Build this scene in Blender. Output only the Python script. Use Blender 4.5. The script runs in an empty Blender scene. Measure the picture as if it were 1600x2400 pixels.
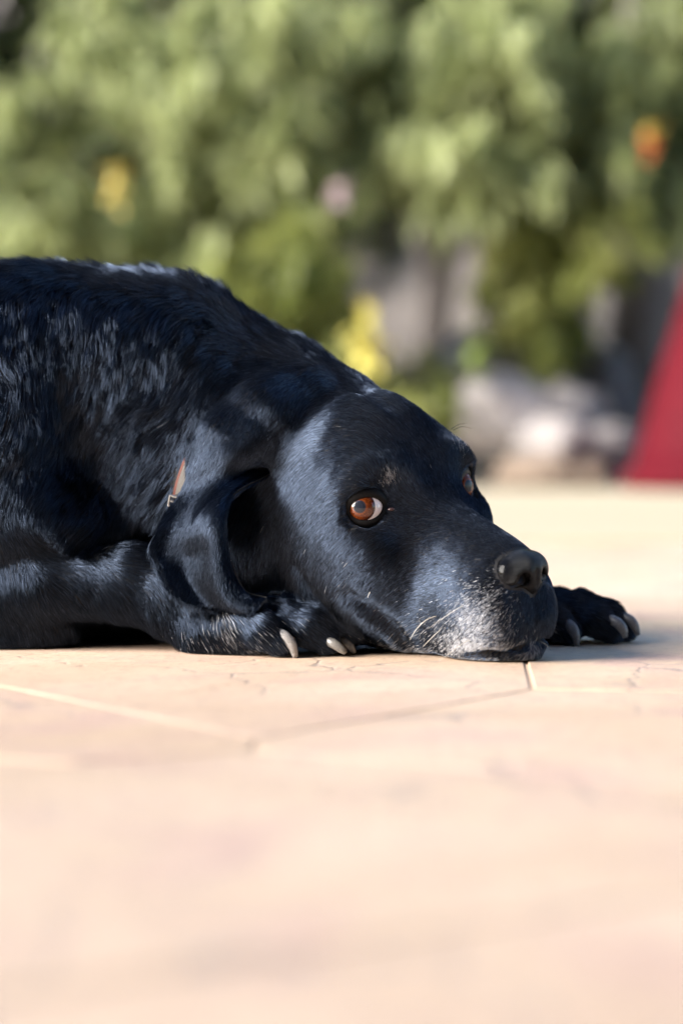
import bpy, bmesh, math, random
import numpy as np
from mathutils import Vector, Matrix, noise

# ------------------------------------------------------------------ camera, world, sun
U = 0.00025                       # one modelling unit (quarter of a millimetre) in metres
CAM_D, CAM_H, FOC = 5667.0, 545.0, 5667.0
SC = bpy.context.scene
COL = SC.collection

cam = bpy.data.cameras.new('camera')
cam.lens = 85.0
cam.sensor_fit = 'VERTICAL'
cam.sensor_height = 36.0
cam.sensor_width = 24.0
cam.shift_y = -200.0 / 2400.0
cam.clip_start = 0.05
cam.clip_end = 400
cam.dof.use_dof = True
cam.dof.focus_distance = 1.437
cam.dof.aperture_fstop = 3.5
cam.dof.aperture_blades = 0
camo = bpy.data.objects.new('camera', cam)
COL.objects.link(camo)
camo.location = (0, -CAM_D * U, CAM_H * U)
camo.rotation_euler = (math.radians(90), 0, 0)
SC.camera = camo

SUN_EL, SUN_AZ = math.radians(24), math.radians(-161)   # azimuth measured from +X, counter-clockwise
w = bpy.data.worlds.new('World')
SC.world = w
w.use_nodes = True
nt = w.node_tree
bg = nt.nodes['Background']
sky = nt.nodes.new('ShaderNodeTexSky')
sky.sky_type = 'NISHITA'
sky.sun_disc = False
sky.sun_elevation = SUN_EL
sky.sun_rotation = math.pi / 2 - SUN_AZ
sky.air_density = 1.0
sky.dust_density = 0.6
sky.ozone_density = 2.5
nt.links.new(sky.outputs[0], bg.inputs[0])
bg.inputs[1].default_value = 0.10

sl = bpy.data.lights.new('sun', 'SUN')
sl.energy = 4.8
sl.angle = math.radians(40)
sl.color = (1.0, 0.94, 0.87)
so = bpy.data.objects.new('sun', sl)
COL.objects.link(so)
sd = Vector((math.cos(SUN_EL) * math.cos(SUN_AZ), math.cos(SUN_EL) * math.sin(SUN_AZ), math.sin(SUN_EL)))
so.rotation_euler = sd.to_track_quat('Z', 'Y').to_euler()
so.location = sd * 20

SC.view_settings.view_transform = 'Standard'
SC.view_settings.look = 'None'
SC.view_settings.exposure = 1.72
SC.view_settings.gamma = 1.0
SC.render.engine = 'CYCLES'
SC.cycles.use_denoising = True
SC.cycles.use_adaptive_sampling = True
SC.cycles.adaptive_threshold = 0.03
SC.cycles.adaptive_min_samples = 16
SC.cycles.max_bounces = 5
SC.cycles.diffuse_bounces = 3
SC.cycles.glossy_bounces = 3
SC.cycles.transmission_bounces = 4
SC.cycles.transparent_max_bounces = 4
SC.cycles_curves.shape = 'RIBBONS'
SC.cycles_curves.subdivisions = 2

rng = np.random.default_rng(7)
random.seed(7)

# ------------------------------------------------------------------ helpers
def P(px, py, y):
    """point (in units) seen at photo pixel px,py at depth y"""
    s = (CAM_D + y) / FOC
    return np.array([(px - 800) * s, y, CAM_H + (1000 - py) * s])

def link(o, parent=None):
    COL.objects.link(o)
    if parent is not None:
        o.parent = parent
    return o

def tag(o, label=None, cat=None, group=None, kind=None):
    if label: o['label'] = label
    if cat: o['category'] = cat
    if group: o['group'] = group
    if kind: o['kind'] = kind
    return o

def mesh_obj(name, verts, faces, mat=None, parent=None, smooth=True):
    me = bpy.data.meshes.new(name)
    me.from_pydata([tuple(map(float, v)) for v in verts], [], [tuple(map(int, f)) for f in faces])
    if smooth:
        me.polygons.foreach_set('use_smooth', [True] * len(me.polygons))
    if mat: me.materials.append(mat)
    return link(bpy.data.objects.new(name, me), parent)

def empty(name, loc=(0, 0, 0)):
    o = bpy.data.objects.new(name, None)
    o.location = loc
    o.empty_display_size = 0.05
    return link(o)

class Mat:
    def __init__(s, name):
        s.m = bpy.data.materials.new(name)
        s.m.use_nodes = True
        s.t = s.m.node_tree
        s.b = s.t.nodes.get('Principled BSDF')
    def n(s, kind, **kw):
        nd = s.t.nodes.new(kind)
        for k, v in kw.items():
            setattr(nd, k, v)
        return nd
    def l(s, a, b): s.t.links.new(a, b)
    def ramp(s, fac, stops, interp='LINEAR'):
        r = s.n('ShaderNodeValToRGB')
        r.color_ramp.interpolation = interp
        e = r.color_ramp.elements
        while len(e) < len(stops): e.new(0.5)
        for el, (p, c) in zip(e, stops):
            el.position = p
            el.color = (*c, 1) if len(c) == 3 else c
        s.l(fac, r.inputs[0])
        return r.outputs[0]
    def noise(s, scale, detail=4, rough=0.5, vec=None, dist=0.0):
        nd = s.n('ShaderNodeTexNoise')
        nd.inputs['Scale'].default_value = scale
        nd.inputs['Detail'].default_value = detail
        nd.inputs['Roughness'].default_value = rough
        nd.inputs['Distortion'].default_value = dist
        if vec is not None: s.l(vec, nd.inputs['Vector'])
        return nd.outputs[0]
    def mix(s, fac, a, b, blend='MIX'):
        nd = s.n('ShaderNodeMix', data_type='RGBA', blend_type=blend)
        for sock, v in ((nd.inputs[0], fac), (nd.inputs[6], a), (nd.inputs[7], b)):
            if isinstance(v, (int, float)): sock.default_value = v
            elif isinstance(v, tuple): sock.default_value = (*v, 1)
            else: s.l(v, sock)
        return nd.outputs[2]
    def math(s, op, a, b=0.0):
        nd = s.n('ShaderNodeMath', operation=op)
        for sock, v in ((nd.inputs[0], a), (nd.inputs[1], b)):
            if isinstance(v, (int, float)): sock.default_value = v
            else: s.l(v, sock)
        return nd.outputs[0]
    def bump(s, h, strength=0.3, dist=0.01):
        nd = s.n('ShaderNodeBump')
        nd.inputs['Strength'].default_value = strength
        nd.inputs['Distance'].default_value = dist
        s.l(h, nd.inputs['Height'])
        s.l(nd.outputs[0], s.b.inputs['Normal'])
    def set(s, **kw):
        for k, v in kw.items():
            sock = s.b.inputs[k.replace('_', ' ')]
            if hasattr(v, 'is_output'): s.l(v, sock)
            elif isinstance(v, tuple): sock.default_value = (*v, 1)
            else: sock.default_value = v
        return s

def coords(M, which='Object'):
    return M.n('ShaderNodeTexCoord').outputs[which]

def catmull(xs, ys, x):
    """smooth table lookup (monotone cubic)"""
    xs, ys = np.asarray(xs, float), np.asarray(ys, float)
    h = np.diff(xs); d = np.diff(ys) / h
    m = np.zeros_like(ys)
    m[1:-1] = np.where(d[:-1] * d[1:] > 0, 2 * d[:-1] * d[1:] / (d[:-1] + d[1:] + 1e-12 * np.sign(d[:-1] + d[1:] + 1e-30)), 0)
    m[0], m[-1] = d[0], d[-1]
    x = np.clip(x, xs[0], xs[-1])
    i = np.clip(np.searchsorted(xs, x) - 1, 0, len(h) - 1)
    t = (x - xs[i]) / h[i]
    return ((2*t**3 - 3*t**2 + 1) * ys[i] + (t**3 - 2*t**2 + t) * h[i] * m[i]
            + (-2*t**3 + 3*t**2) * ys[i+1] + (t**3 - t**2) * h[i] * m[i+1])

# ------------------------------------------------------------------ signed distance sculpting
def smin(a, b, k):
    h = np.clip(0.5 + 0.5 * (b - a) / k, 0, 1)
    return b + (a - b) * h - k * h * (1 - h)
def smax(a, b, k): return -smin(-a, -b, k)

def ell(p, c, r, R=None):
    q = p - np.asarray(c, np.float32)
    if R is not None: q = q @ np.asarray(R, np.float32)      # columns of R are the ellipsoid's axes
    r = np.asarray(r, np.float32)
    k0 = np.sqrt(((q / r) ** 2).sum(-1)) + 1e-6
    k1 = np.sqrt(((q / r ** 2) ** 2).sum(-1)) + 1e-9
    return k0 * (k0 - 1) / k1

def cone(p, a, b, ra, rb, flat=None):
    """round cone; flat=(axis vector, factor) squeezes across that axis"""
    a = np.asarray(a, np.float32); b = np.asarray(b, np.float32)
    ab = b - a
    t = np.clip(((p - a) @ ab) / (ab @ ab), 0, 1)
    v = p - (a + t[..., None] * ab)
    return np.sqrt((v * v).sum(-1)) - (ra + (rb - ra) * t)

def chain(p, pts, k=30.0):
    d = None
    for (a, ra), (b, rb) in zip(pts[:-1], pts[1:]):
        e = cone(p, a, b, ra, rb)
        d = e if d is None else smin(d, e, k)
    return d

def surface_nets(F, org, h):
    """F: field on a grid; returns vertices (units) and quads"""
    ins = F < 0
    nx, ny, nz = F.shape
    c = np.zeros((nx-1, ny-1, nz-1), np.int8)
    for i in (0, 1):
        for j in (0, 1):
            for k in (0, 1):
                c += ins[i:nx-1+i, j:ny-1+j, k:nz-1+k]
    act = (c > 0) & (c < 8)
    idx = -np.ones(act.shape, np.int64)
    ijk = np.argwhere(act)
    idx[act] = np.arange(len(ijk))
    acc = np.zeros((len(ijk), 3)); cnt = np.zeros(len(ijk))
    corners = [(i, j, k) for i in (0, 1) for j in (0, 1) for k in (0, 1)]
    vals = {q: F[ijk[:, 0]+q[0], ijk[:, 1]+q[1], ijk[:, 2]+q[2]] for q in corners}
    for q in corners:
        for ax in range(3):
            if q[ax] == 0:
                q2 = tuple(v + (1 if n == ax else 0) for n, v in enumerate(q))
                a, b = vals[q], vals[q2]
                m = (a < 0) != (b < 0)
                t = np.where(m, a / np.where(m, a - b, 1), 0)
                pt = np.array(q, float)[None, :].repeat(len(ijk), 0)
                pt[:, ax] += t
                acc[m] += pt[m]; cnt[m] += 1
    V = (ijk + acc / cnt[:, None]) * h + np.asarray(org)
    quads = []
    for ax in range(3):
        sl0 = [slice(1, -1)] * 3; sl1 = [slice(1, -1)] * 3
        sl0[ax] = slice(0, -1); sl1[ax] = slice(1, None)
        a, b = ins[tuple(sl0)], ins[tuple(sl1)]
        e = np.argwhere(a != b)
        off = np.array([1, 1, 1]); off[ax] = 0
        e0 = e + off
        sign = a[tuple(e.T)]
        u_, v_ = [(1, 2), (2, 0), (0, 1)][ax]
        def cell(du, dv):
            q = e0.copy(); q[:, u_] -= du; q[:, v_] -= dv
            return idx[q[:, 0], q[:, 1], q[:, 2]]
        Q = np.stack([cell(1, 1), cell(0, 1), cell(0, 0), cell(1, 0)], 1)
        Q[~sign] = Q[~sign][:, ::-1]
        quads.append(Q)
    Q = np.concatenate(quads)
    Q = Q[(Q >= 0).all(1)]
    return V, Q

def grid(lo, hi, h):
    ax = [np.arange(l, u_ + h, h, dtype=np.float32) for l, u_ in zip(lo, hi)]
    return np.stack(np.meshgrid(*ax, indexing='ij'), -1)

def np_mesh(name, V, Q, mat, parent=None):
    me = bpy.data.meshes.new(name)
    V = np.asarray(V, np.float32) * U
    me.vertices.add(len(V)); me.vertices.foreach_set('co', V.ravel())
    n = Q.shape[1]
    me.loops.add(Q.size); me.loops.foreach_set('vertex_index', Q.ravel().astype(np.int32))
    me.polygons.add(len(Q))
    me.polygons.foreach_set('loop_start', np.arange(0, Q.size, n, dtype=np.int32))
    me.update(calc_edges=True)
    me.polygons.foreach_set('use_smooth', np.ones(len(Q), bool))
    me.validate()
    if mat: me.materials.append(mat)
    return link(bpy.data.objects.new(name, me), parent)

N_FUR = 400000
# ------------------------------------------------------------------ setting: ground, patio, path, garden bank
def W(px, py, D):
    """metres: the point at photo pixel px,py and distance D from the camera"""
    return Vector(((px - 800) * D / FOC, D - CAM_D * U, CAM_H * U + (1000 - py) * D / FOC))
def YD(D): return D - CAM_D * U

# soil ground out to the horizon
M = Mat('garden_soil')
n1 = M.noise(6, 6, .6); n2 = M.noise(60, 5, .6)
M.set(Base_Color=M.mix(n2, M.ramp(n1, [(0.3, (0.16, 0.125, 0.11)), (0.7, (0.32, 0.27, 0.245))]), (0.36, 0.32, 0.29), 'MIX'), Roughness=0.95)
M.bump(n2, 0.6, 0.03)
SOIL = M.m
gr = mesh_obj('ground', [(-200, -200, -0.03), (200, -200, -0.03), (200, 200, -0.03), (-200, 200, -0.03)], [(0, 1, 2, 3)], SOIL)
tag(gr, 'bare brown soil ground around the patio', kind='structure')

# patio: pale mortar bed carrying separate flagstones
M = Mat('mortar')
n1 = M.noise(9, 5, .6)
M.set(Base_Color=M.ramp(n1, [(0.3, (0.55, 0.40, 0.29)), (0.7, (0.62, 0.47, 0.345))]), Roughness=0.85)
M.bump(M.noise(180, 4, .6), 0.25, 0.002)
bed = mesh_obj('patio_floor', [(-3.2, -2.6, -0.0012), (3.2, -2.6, -0.0012), (3.2, YD(2.86), -0.0012), (-3.2, YD(2.86), -0.0012)], [(0, 1, 2, 3)], M.m)
tag(bed, 'peach coloured flagstone patio with pale mortar joints', kind='structure')

def flag_material():
    M = Mat('flagstone')
    inf = M.n('ShaderNodeObjectInfo')
    tc = coords(M)
    geo = M.n('ShaderNodeNewGeometry').outputs['Position']
    base = M.ramp(inf.outputs['Random'], [(0.0, (0.60, 0.41, 0.27)), (0.25, (0.65, 0.47, 0.31)), (0.5, (0.61, 0.43, 0.30)), (0.75, (0.68, 0.505, 0.33)), (1.0, (0.58, 0.41, 0.28))])
    cl = M.noise(5.5, 5, .55, geo, 0.6)
    base = M.mix(M.ramp(cl, [(0.38, (0, 0, 0)), (0.66, (1, 1, 1))]), base, M.mix(0.75, base, (0.71, 0.54, 0.40)))
    pk = M.noise(9.0, 4, .5, geo, 1.0)
    base = M.mix(M.ramp(pk, [(0.5, (0, 0, 0)), (0.72, (0.8, 0.8, 0.8))]), base, (0.55, 0.35, 0.29))
    # fine grey veins and cracks
    wv = M.n('ShaderNodeTexVoronoi'); wv.feature = 'DISTANCE_TO_EDGE'; wv.inputs['Scale'].default_value = 9
    wob = M.n('ShaderNodeMix', data_type='VECTOR'); wob.inputs[0].default_value = 0.06
    nn = M.n('ShaderNodeTexNoise'); nn.inputs['Scale'].default_value = 14; nn.inputs['Detail'].default_value = 5
    M.l(geo, nn.inputs['Vector']); M.l(geo, wob.inputs[4]); M.l(nn.outputs['Color'], wob.inputs[5]); M.l(wob.outputs[1], wv.inputs['Vector'])
    mask = M.math('MULTIPLY', M.ramp(wv.outputs[0], [(0.0, (1, 1, 1)), (0.014, (0, 0, 0))]), M.ramp(M.noise(4.0, 3, .5, geo), [(0.42, (0, 0, 0)), (0.56, (1, 1, 1))]))
    base = M.mix(M.math('MULTIPLY', mask, 0.75), base, (0.20, 0.18, 0.19))
    bl = M.noise(26, 3, .5, geo)
    base = M.mix(M.ramp(bl, [(0.66, (0, 0, 0)), (0.74, (0.5, 0.5, 0.5))]), base, (0.32, 0.27, 0.26))
    fine = M.noise(240, 5, .7, geo)
    base = M.mix(0.22, base, M.ramp(fine, [(0.3, (0.3, 0.22, 0.17)), (0.7, (0.8, 0.64, 0.5))]))
    grit = M.noise(95, 6, .75, geo)
    base = M.mix(M.ramp(grit, [(0.34, (0.55, 0.55, 0.55)), (0.48, (0, 0, 0))]), base, (0.34, 0.24, 0.19))
    base = M.mix(M.ramp(M.noise(330, 3, .6, geo), [(0.64, (0, 0, 0)), (0.70, (0.7, 0.7, 0.7))]), base, (0.22, 0.17, 0.15))
    M.set(Base_Color=base, Roughness=M.ramp(cl, [(0.3, (0.42, 0.42, 0.42)), (0.7, (0.62, 0.62, 0.62))]))
    h = M.math('ADD', M.math('MULTIPLY', fine, 0.25), M.math('SUBTRACT', M.noise(30, 4, .5, geo), mask))
    M.bump(h, 0.18, 0.004)
    return M.m
FLAG = flag_material()
def clip_poly(poly, a, n_):
    out = []
    for i in range(len(poly)):
        p, q = poly[i], poly[(i + 1) % len(poly)]
        dp, dq = (p - a).dot(n_), (q - a).dot(n_)
        if dp <= 0: out.append(p)
        if (dp < 0) != (dq < 0) and abs(dp - dq) > 1e-9: out.append(p + (q - p) * (dp / (dp - dq)))
    return out
rs = random.Random(33)
sites = []
sx_, sy_ = 0.34, 0.30
for j in range(-6, 19):
    for i in range(-8, 9):
        x = (i + 0.5 * (j % 2) + rs.uniform(-.45, .45)) * sx_
        y = (j + rs.uniform(-.45, .45)) * sy_ - 0.08
        if y < YD(2.86) + .2 and abs(x) < 0.5 + 0.30 * (y + 1.42) + .35: sites.append(Vector((x, y)))
yb = YD(2.86)
for s in sites:
    poly = [Vector((s.x - 1, s.y - 1)), Vector((s.x + 1, s.y - 1)), Vector((s.x + 1, s.y + 1)), Vector((s.x - 1, s.y + 1))]
    for q in sites:
        if q is s or (q - s).length > 1.2: continue
        n_ = (q - s).normalized()
        poly = clip_poly(poly, (s + q) / 2 - n_ * 0.0005, n_)
    poly = clip_poly(poly, Vector((0, yb - 0.006)), Vector((0, 1)))
    if len(poly) < 3: continue
    c = sum(poly, Vector((0, 0))) / len(poly)
    if max((p - c).length for p in poly) > 0.6 or c.y > yb: continue
    # gently uneven outline
    ring = []
    for k in range(len(poly)):
        p, q = poly[k], poly[(k + 1) % len(poly)]
        if (q - p).length < 0.012: continue
        m_ = (p + q) / 2
        ring += [p + (c - p).normalized() * 0.0008, m_ + (c - m_).normalized() * rs.uniform(0, .0016)]
    if len(ring) < 5: continue
    N = len(ring); dz = rs.uniform(-0.0005, 0.0)
    V = [(p.x - c.x, p.y - c.y, -0.012) for p in ring]
    V += [(p.x - c.x, p.y - c.y, -0.0003 + dz) for p in ring]
    V += [((p.x - c.x) * 0.995, (p.y - c.y) * 0.995, dz) for p in ring]
    F = [(k, (k + 1) % N, N + (k + 1) % N, N + k) for k in range(N)]
    F += [(N + k, N + (k + 1) % N, 2 * N + (k + 1) % N, 2 * N + k) for k in range(N)]
    F.append(tuple(range(2 * N, 3 * N)))
    o = mesh_obj('flagstone', V, F, FLAG, bed, smooth=False)
    o.location = (c.x, c.y, 0)

# pale path across the back
M = Mat('pale_path')
n1 = M.noise(3.0, 5, .6)
M.set(Base_Color=M.ramp(n1, [(0.3, (0.42, 0.35, 0.235)), (0.7, (0.48, 0.41, 0.285))]), Roughness=0.8)
M.bump(M.noise(120, 4, .6), 0.2, 0.004)
pa = mesh_obj('path', [(-6, YD(2.86), 0.004), (6, YD(2.86), 0.004), (6, YD(5.2), 0.004), (-6, YD(5.2), 0.004),
                       (-6, YD(2.86), -0.03), (6, YD(2.86), -0.03), (6, YD(5.2), -0.03), (-6, YD(5.2), -0.03)],
              [(0, 1, 2, 3), (4, 5, 1, 0), (5, 6, 2, 1), (6, 7, 3, 2), (7, 4, 0, 3)], M.m, smooth=False)
tag(pa, 'pale cream path between the patio and the planting', kind='structure')

# bank rising behind the path
V, F = [], []
nx_, ny_ = 90, 50
for j in range(ny_):
    for i in range(nx_):
        x = -7 + 14 * i / (nx_ - 1); t = j / (ny_ - 1); y = YD(5.22) + 9 * t
        z = -0.02 + 0.5 * max(0, t * 9 - 0.5) ** 1.05
        z += 0.10 * noise.noise(Vector((x * 1.7, y * 1.7, 3))) * min(1, t * 9) + 0.03 * noise.noise(Vector((x * 7, y * 7, 1))) * min(1, t * 9)
        V.append((x, y, z))
for j in range(ny_ - 1):
    for i in range(nx_ - 1):
        a = j * nx_ + i; F.append((a, a + 1, a + nx_ + 1, a + nx_))
bk = mesh_obj('garden_bank', V, F, SOIL)
tag(bk, 'brown earth bank rising behind the path', kind='structure')
def bank_z(x, y):
    t9 = max(0.0, y - YD(5.22))
    return -0.02 + 0.5 * max(0, t9 - 0.5) ** 1.05

# ------------------------------------------------------------------ rocks
def rock(name, loc, size, cols, label, seed, group='rocks along the foot of the bank'):
    bm = bmesh.new(); bmesh.ops.create_icosphere(bm, subdivisions=4, radius=1)
    rr = random.Random(seed)
    off = Vector((rr.uniform(0, 50),) * 3)
    planes = [Vector((rr.gauss(0, 1), rr.gauss(0, 1), rr.gauss(0, 1))).normalized() for _ in range(9)]
    for v in bm.verts:
        n_ = v.co.normalized()
        k = 1.0
        for pl in planes:
            dd = n_.dot(pl)
            if dd > 0.72: k = min(k, 0.72 / dd)
        k *= 1 + 0.12 * noise.noise(n_ * 2.2 + off) + 0.05 * noise.noise(n_ * 7 + off)
        v.co = Vector((n_.x * size[0] * k, n_.y * size[1] * k, n_.z * size[2] * k))
    me = bpy.data.meshes.new(name); bm.to_mesh(me); bm.free()
    me.polygons.foreach_set('use_smooth', [True] * len(me.polygons))
    M = Mat('rock_stone')
    n1 = M.noise(9, 6, .65); n2 = M.noise(70, 5, .6)
    M.set(Base_Color=M.mix(M.math('MULTIPLY', n2, .4), M.ramp(n1, [(0.35, cols[0]), (0.65, cols[1])]), (0.2, 0.19, 0.19)), Roughness=0.9)
    M.bump(n2, 0.5, 0.02)
    me.materials.append(M.m)
    o = link(bpy.data.objects.new(name, me))
    o.location = loc
    o.rotation_euler = (0, 0, rr.uniform(0, 6))
    return tag(o, label, 'rock', group)
PALE = ((0.34, 0.30, 0.28), (0.66, 0.59, 0.55)); GREY_ = ((0.06, 0.06, 0.065), (0.14, 0.135, 0.14)); MID = ((0.36, 0.32, 0.30), (0.48, 0.43, 0.41)); BRN = ((0.14, 0.095, 0.06), (0.26, 0.18, 0.12))
for i, (px, py, D, sx, sy, sz, cols, lab) in enumerate([
    (1175, 985, 5.45, .125, .11, .115, PALE, 'large pale pinkish rock close to the right of the dog\'s brow'),
    (1345, 965, 5.62, .085, .08, .078, PALE, 'round pale rock at eye level between the dog and the red tub'),
    (1410, 845, 5.95, .055, .06, .055, PALE, 'small whitish rock high on the bank near the red tub'),
    (1285, 1045, 5.36, .10, .09, .07, MID, 'mid grey rock low at the path, below the round pale rock'),
    (1235, 890, 5.85, .12, .12, .11, GREY_, 'dark grey rock behind the large pale rock'),
    (1400, 1055, 5.50, .08, .09, .085, MID, 'grey rock right beside the red tub'),
    (1310, 860, 6.1, .16, .12, .09, GREY_, 'broad dark grey rock below the small whitish rock'),
    (1250, 1110, 5.30, .15, .06, .045, BRN, 'flat brown stone at the edge of the pale path'),
    (1440, 940, 5.8, .07, .08, .13, GREY_, 'upright dark grey rock behind the red tub'),
    (1090, 880, 5.75, .13, .11, .10, MID, 'greyish rock just above the large pale rock, left side'),
    (1370, 1120, 5.28, .07, .06, .04, BRN, 'small tan stone at the path edge nearest the red tub')]):
    rock('rock', W(px, py, D), (sx, sy, sz), cols, lab, 40 + i)

# ------------------------------------------------------------------ red tub
M = Mat('red_plastic')
M.set(Base_Color=M.ramp(M.noise(14, 4, .6), [(0.3, (0.058, 0.001, 0.005)), (0.7, (0.078, 0.0015, 0.0065))]), Roughness=0.75)
M.b.inputs['Specular IOR Level'].default_value = 0.12
prof = [(0.0, .60), (.10, .60), (.118, .585), (.135, .50), (.175, .37), (.215, .25), (.25, .12), (.272, .045), (.288, .04), (.296, .028), (.296, .004), (.284, 0.0)]
V, F = [], []
n = 64
for r, z in prof:
    for k in range(n):
        a = 2 * math.pi * k / n; V.append((r * math.cos(a), r * math.sin(a), z))
for i in range(len(prof) - 1):
    for k in range(n):
        F.append((i * n + k, (i + 1) * n + k, (i + 1) * n + (k + 1) % n, i * n + (k + 1) % n))
tub = mesh_obj('red_tub', V, F, M.m)
tub.location = (W(1455, 1140, 5.15).x + .296, YD(5.15), 0.004)
tag(tub, 'dark red tub with sloping side at the right edge behind the dog', 'tub')

# ------------------------------------------------------------------ shrubs and flowers
def leaf_mat(name, c0, c1, c2, trans=0.5):
    M = Mat(name)
    inf = M.n('ShaderNodeAttribute'); inf.attribute_name = 'tint'
    col = M.ramp(inf.outputs['Fac'], [(0.0, c0), (0.5, c1), (1.0, c2)])
    M.set(Base_Color=col, Roughness=0.45)
    tr = M.n('ShaderNodeBsdfTranslucent'); M.l(col, tr.inputs[0])
    mx = M.n('ShaderNodeMixShader'); mx.inputs[0].default_value = trans
    out = [q for q in M.t.nodes if q.type == 'OUTPUT_MATERIAL'][0]
    M.l(M.b.outputs[0], mx.inputs[1]); M.l(tr.outputs[0], mx.inputs[2]); M.l(mx.outputs[0], out.inputs[0])
    return M.m
LEAF_SAGE = leaf_mat('leaf_sage', (0.08, 0.095, 0.028), (0.27, 0.305, 0.115), (0.50, 0.54, 0.27))
LEAF_LIME = leaf_mat('leaf_lime', (0.10, 0.13, 0.025), (0.28, 0.31, 0.08), (0.45, 0.46, 0.16))
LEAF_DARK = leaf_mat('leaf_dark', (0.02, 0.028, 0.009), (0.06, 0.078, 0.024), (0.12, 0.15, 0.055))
BARK = Mat('grey_bark')
bn = BARK.noise(40, 6, .65)
BARK.set(Base_Color=BARK.ramp(bn, [(0.3, (0.10, 0.085, 0.08)), (0.7, (0.26, 0.23, 0.22))]), Roughness=0.95)
BARK.bump(bn, .7, .02)

def leaf_blades(spots, rnd, length, width):
    """spots: list of (pos, dir, tint). returns verts, faces, tints per vertex"""
    V, F, T = [], [], []
    for p, d, tint in spots:
        L = length * rnd.uniform(.6, 1.25); Wd = width * rnd.uniform(.7, 1.2)
        d = d.normalized()
        s = d.cross(Vector((rnd.gauss(0, 1), rnd.gauss(0, 1), rnd.gauss(0, 1)))).normalized()
        n_ = s.cross(d)
        b = len(V)
        V += [p, p + d * L * .4 + s * Wd - n_ * Wd * .3, p + d * L * .45, p + d * L * .4 - s * Wd - n_ * Wd * .3, p + d * L + n_ * L * -.12]
        F += [(b, b + 1, b + 2), (b, b + 2, b + 3), (b + 1, b + 4, b + 2), (b + 2, b + 4, b + 3)]
        T += [tint] * 5
    return V, F, T

def crown_mesh(name, sprays, rnd, mat, parent, length, width, per):
    spots = []
    for (p, d, L, tint) in sprays:
        d = d.normalized()
        for k in range(per):
            t = rnd.random() ** .8
            q = p + d * L * t + Vector((rnd.gauss(0, 1), rnd.gauss(0, 1), rnd.gauss(0, 1))) * L * .17 * (1.1 - .6 * t)
            dd = d + Vector((rnd.gauss(0, .55), rnd.gauss(0, .55), rnd.gauss(0, .4) - .35))
            spots.append((q, dd, min(1, max(0, tint + rnd.gauss(0, .14)))))
    V, F, T = leaf_blades(spots, rnd, length, width)
    o = mesh_obj(name, V, F, mat, parent, smooth=False)
    a = o.data.attributes.new('tint', 'FLOAT', 'POINT'); a.data.foreach_set('value', T)
    return o

def tube(name, pts, radii, mat, parent, n=10):
    V, F = [], []
    m = len(pts)
    for i, p in enumerate(pts):
        t = (pts[min(i + 1, m - 1)] - pts[max(i - 1, 0)]).normalized()
        s = t.cross(Vector((.3, 1, .1))).normalized(); o2 = t.cross(s)
        for k in range(n):
            a = 2 * math.pi * k / n
            r = radii[i] * (1 + .12 * math.sin(3 * a + i))
            V.append(p + s * r * math.cos(a) + o2 * r * math.sin(a))
    for i in range(m - 1):
        for k in range(n):
            F.append((i * n + k, i * n + (k + 1) % n, (i + 1) * n + (k + 1) % n, (i + 1) * n + k))
    return mesh_obj(name, V, F, mat, parent)

def shrub(name, base, stems, sprays, mat, label, seed, cat='shrub', length=.085, width=.0105, per=40, group='shrubs on the bank'):
    rnd = random.Random(seed)
    root = empty(name, base); tag(root, label, cat, group)
    B = Vector(base)
    for st in stems:
        pts = [Vector(q) - B for q in st[0]]
        tube('stem', pts, st[1], BARK.m, root)
    crown_mesh('crown', [(p - B, d, L, t) for p, d, L, t in sprays], rnd, mat, root, length, width, per)
    return root

def spray_field(rnd, n, x0, x1, y0, y1, D0, D1, Lp, skip=(), tint=(.3, .9)):
    out = []
    for _ in range(n):
        px, py, D = rnd.uniform(x0, x1), rnd.uniform(y0, y1), rnd.uniform(D0, D1)
        if any((px - a) ** 2 / rx ** 2 + (py - b) ** 2 / ry ** 2 < 1 for a, b, rx, ry in skip): continue
        out.append((W(px, py, D), Vector((rnd.gauss(0, .45), rnd.gauss(-.2, .4), rnd.gauss(-.9, .35))), Lp * rnd.uniform(.7, 1.3) * D / FOC, rnd.uniform(*tint)))
    return out
def clump(rnd, px, py, D, rx, ry, n, Lp, tint, lean=0.0):
    """a hanging bough: sprays strung along a slanting line"""
    out = []
    ln = lean + rnd.gauss(0, .45)
    for _ in range(int(n * 1.3)):
        u, v = rnd.uniform(-1, 1), rnd.gauss(0, .42)
        x = px + rx * (v + .5 * u * ln); y = py + ry * 1.35 * u
        out.append((W(x, y, D + rnd.uniform(-.14, .14)),
                    Vector((.5 * ln + rnd.gauss(0, .3), rnd.gauss(-.2, .3), -1 + rnd.gauss(0, .25))), Lp * rnd.uniform(.7, 1.4) * D / FOC, min(1, max(0, tint + rnd.gauss(0, .2)))))
    return out
def boughs(rnd, px, py, D, rx, ry, n, Lp, tint, lean=0.0):
    out = []
    for _ in range(4):
        out += clump(rnd, px + rnd.uniform(-.8, .8) * rx, py + rnd.uniform(-.5, .5) * ry, D + rnd.uniform(-.15, .2), rx * .32, ry * rnd.uniform(.6, 1.1), max(2, int(n * .34)), Lp * rnd.uniform(.7, 1.1), min(1, max(0, tint + rnd.uniform(-.28, .2))), lean + rnd.gauss(0, .5))
    return out
GAPS = [(60, 70, 120, 110), (140, 130, 70, 90), (65, 250, 55, 75), (210, 280, 60, 50), (545, 330, 80, 110), (720, 270, 40, 60), (850, 60, 60, 60), (1385, 220, 60, 120), (1350, 60, 50, 60),
        (1180, 470, 170, 110), (960, 450, 120, 80), (1450, 520, 120, 130), (830, 60, 50, 60)]
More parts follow.
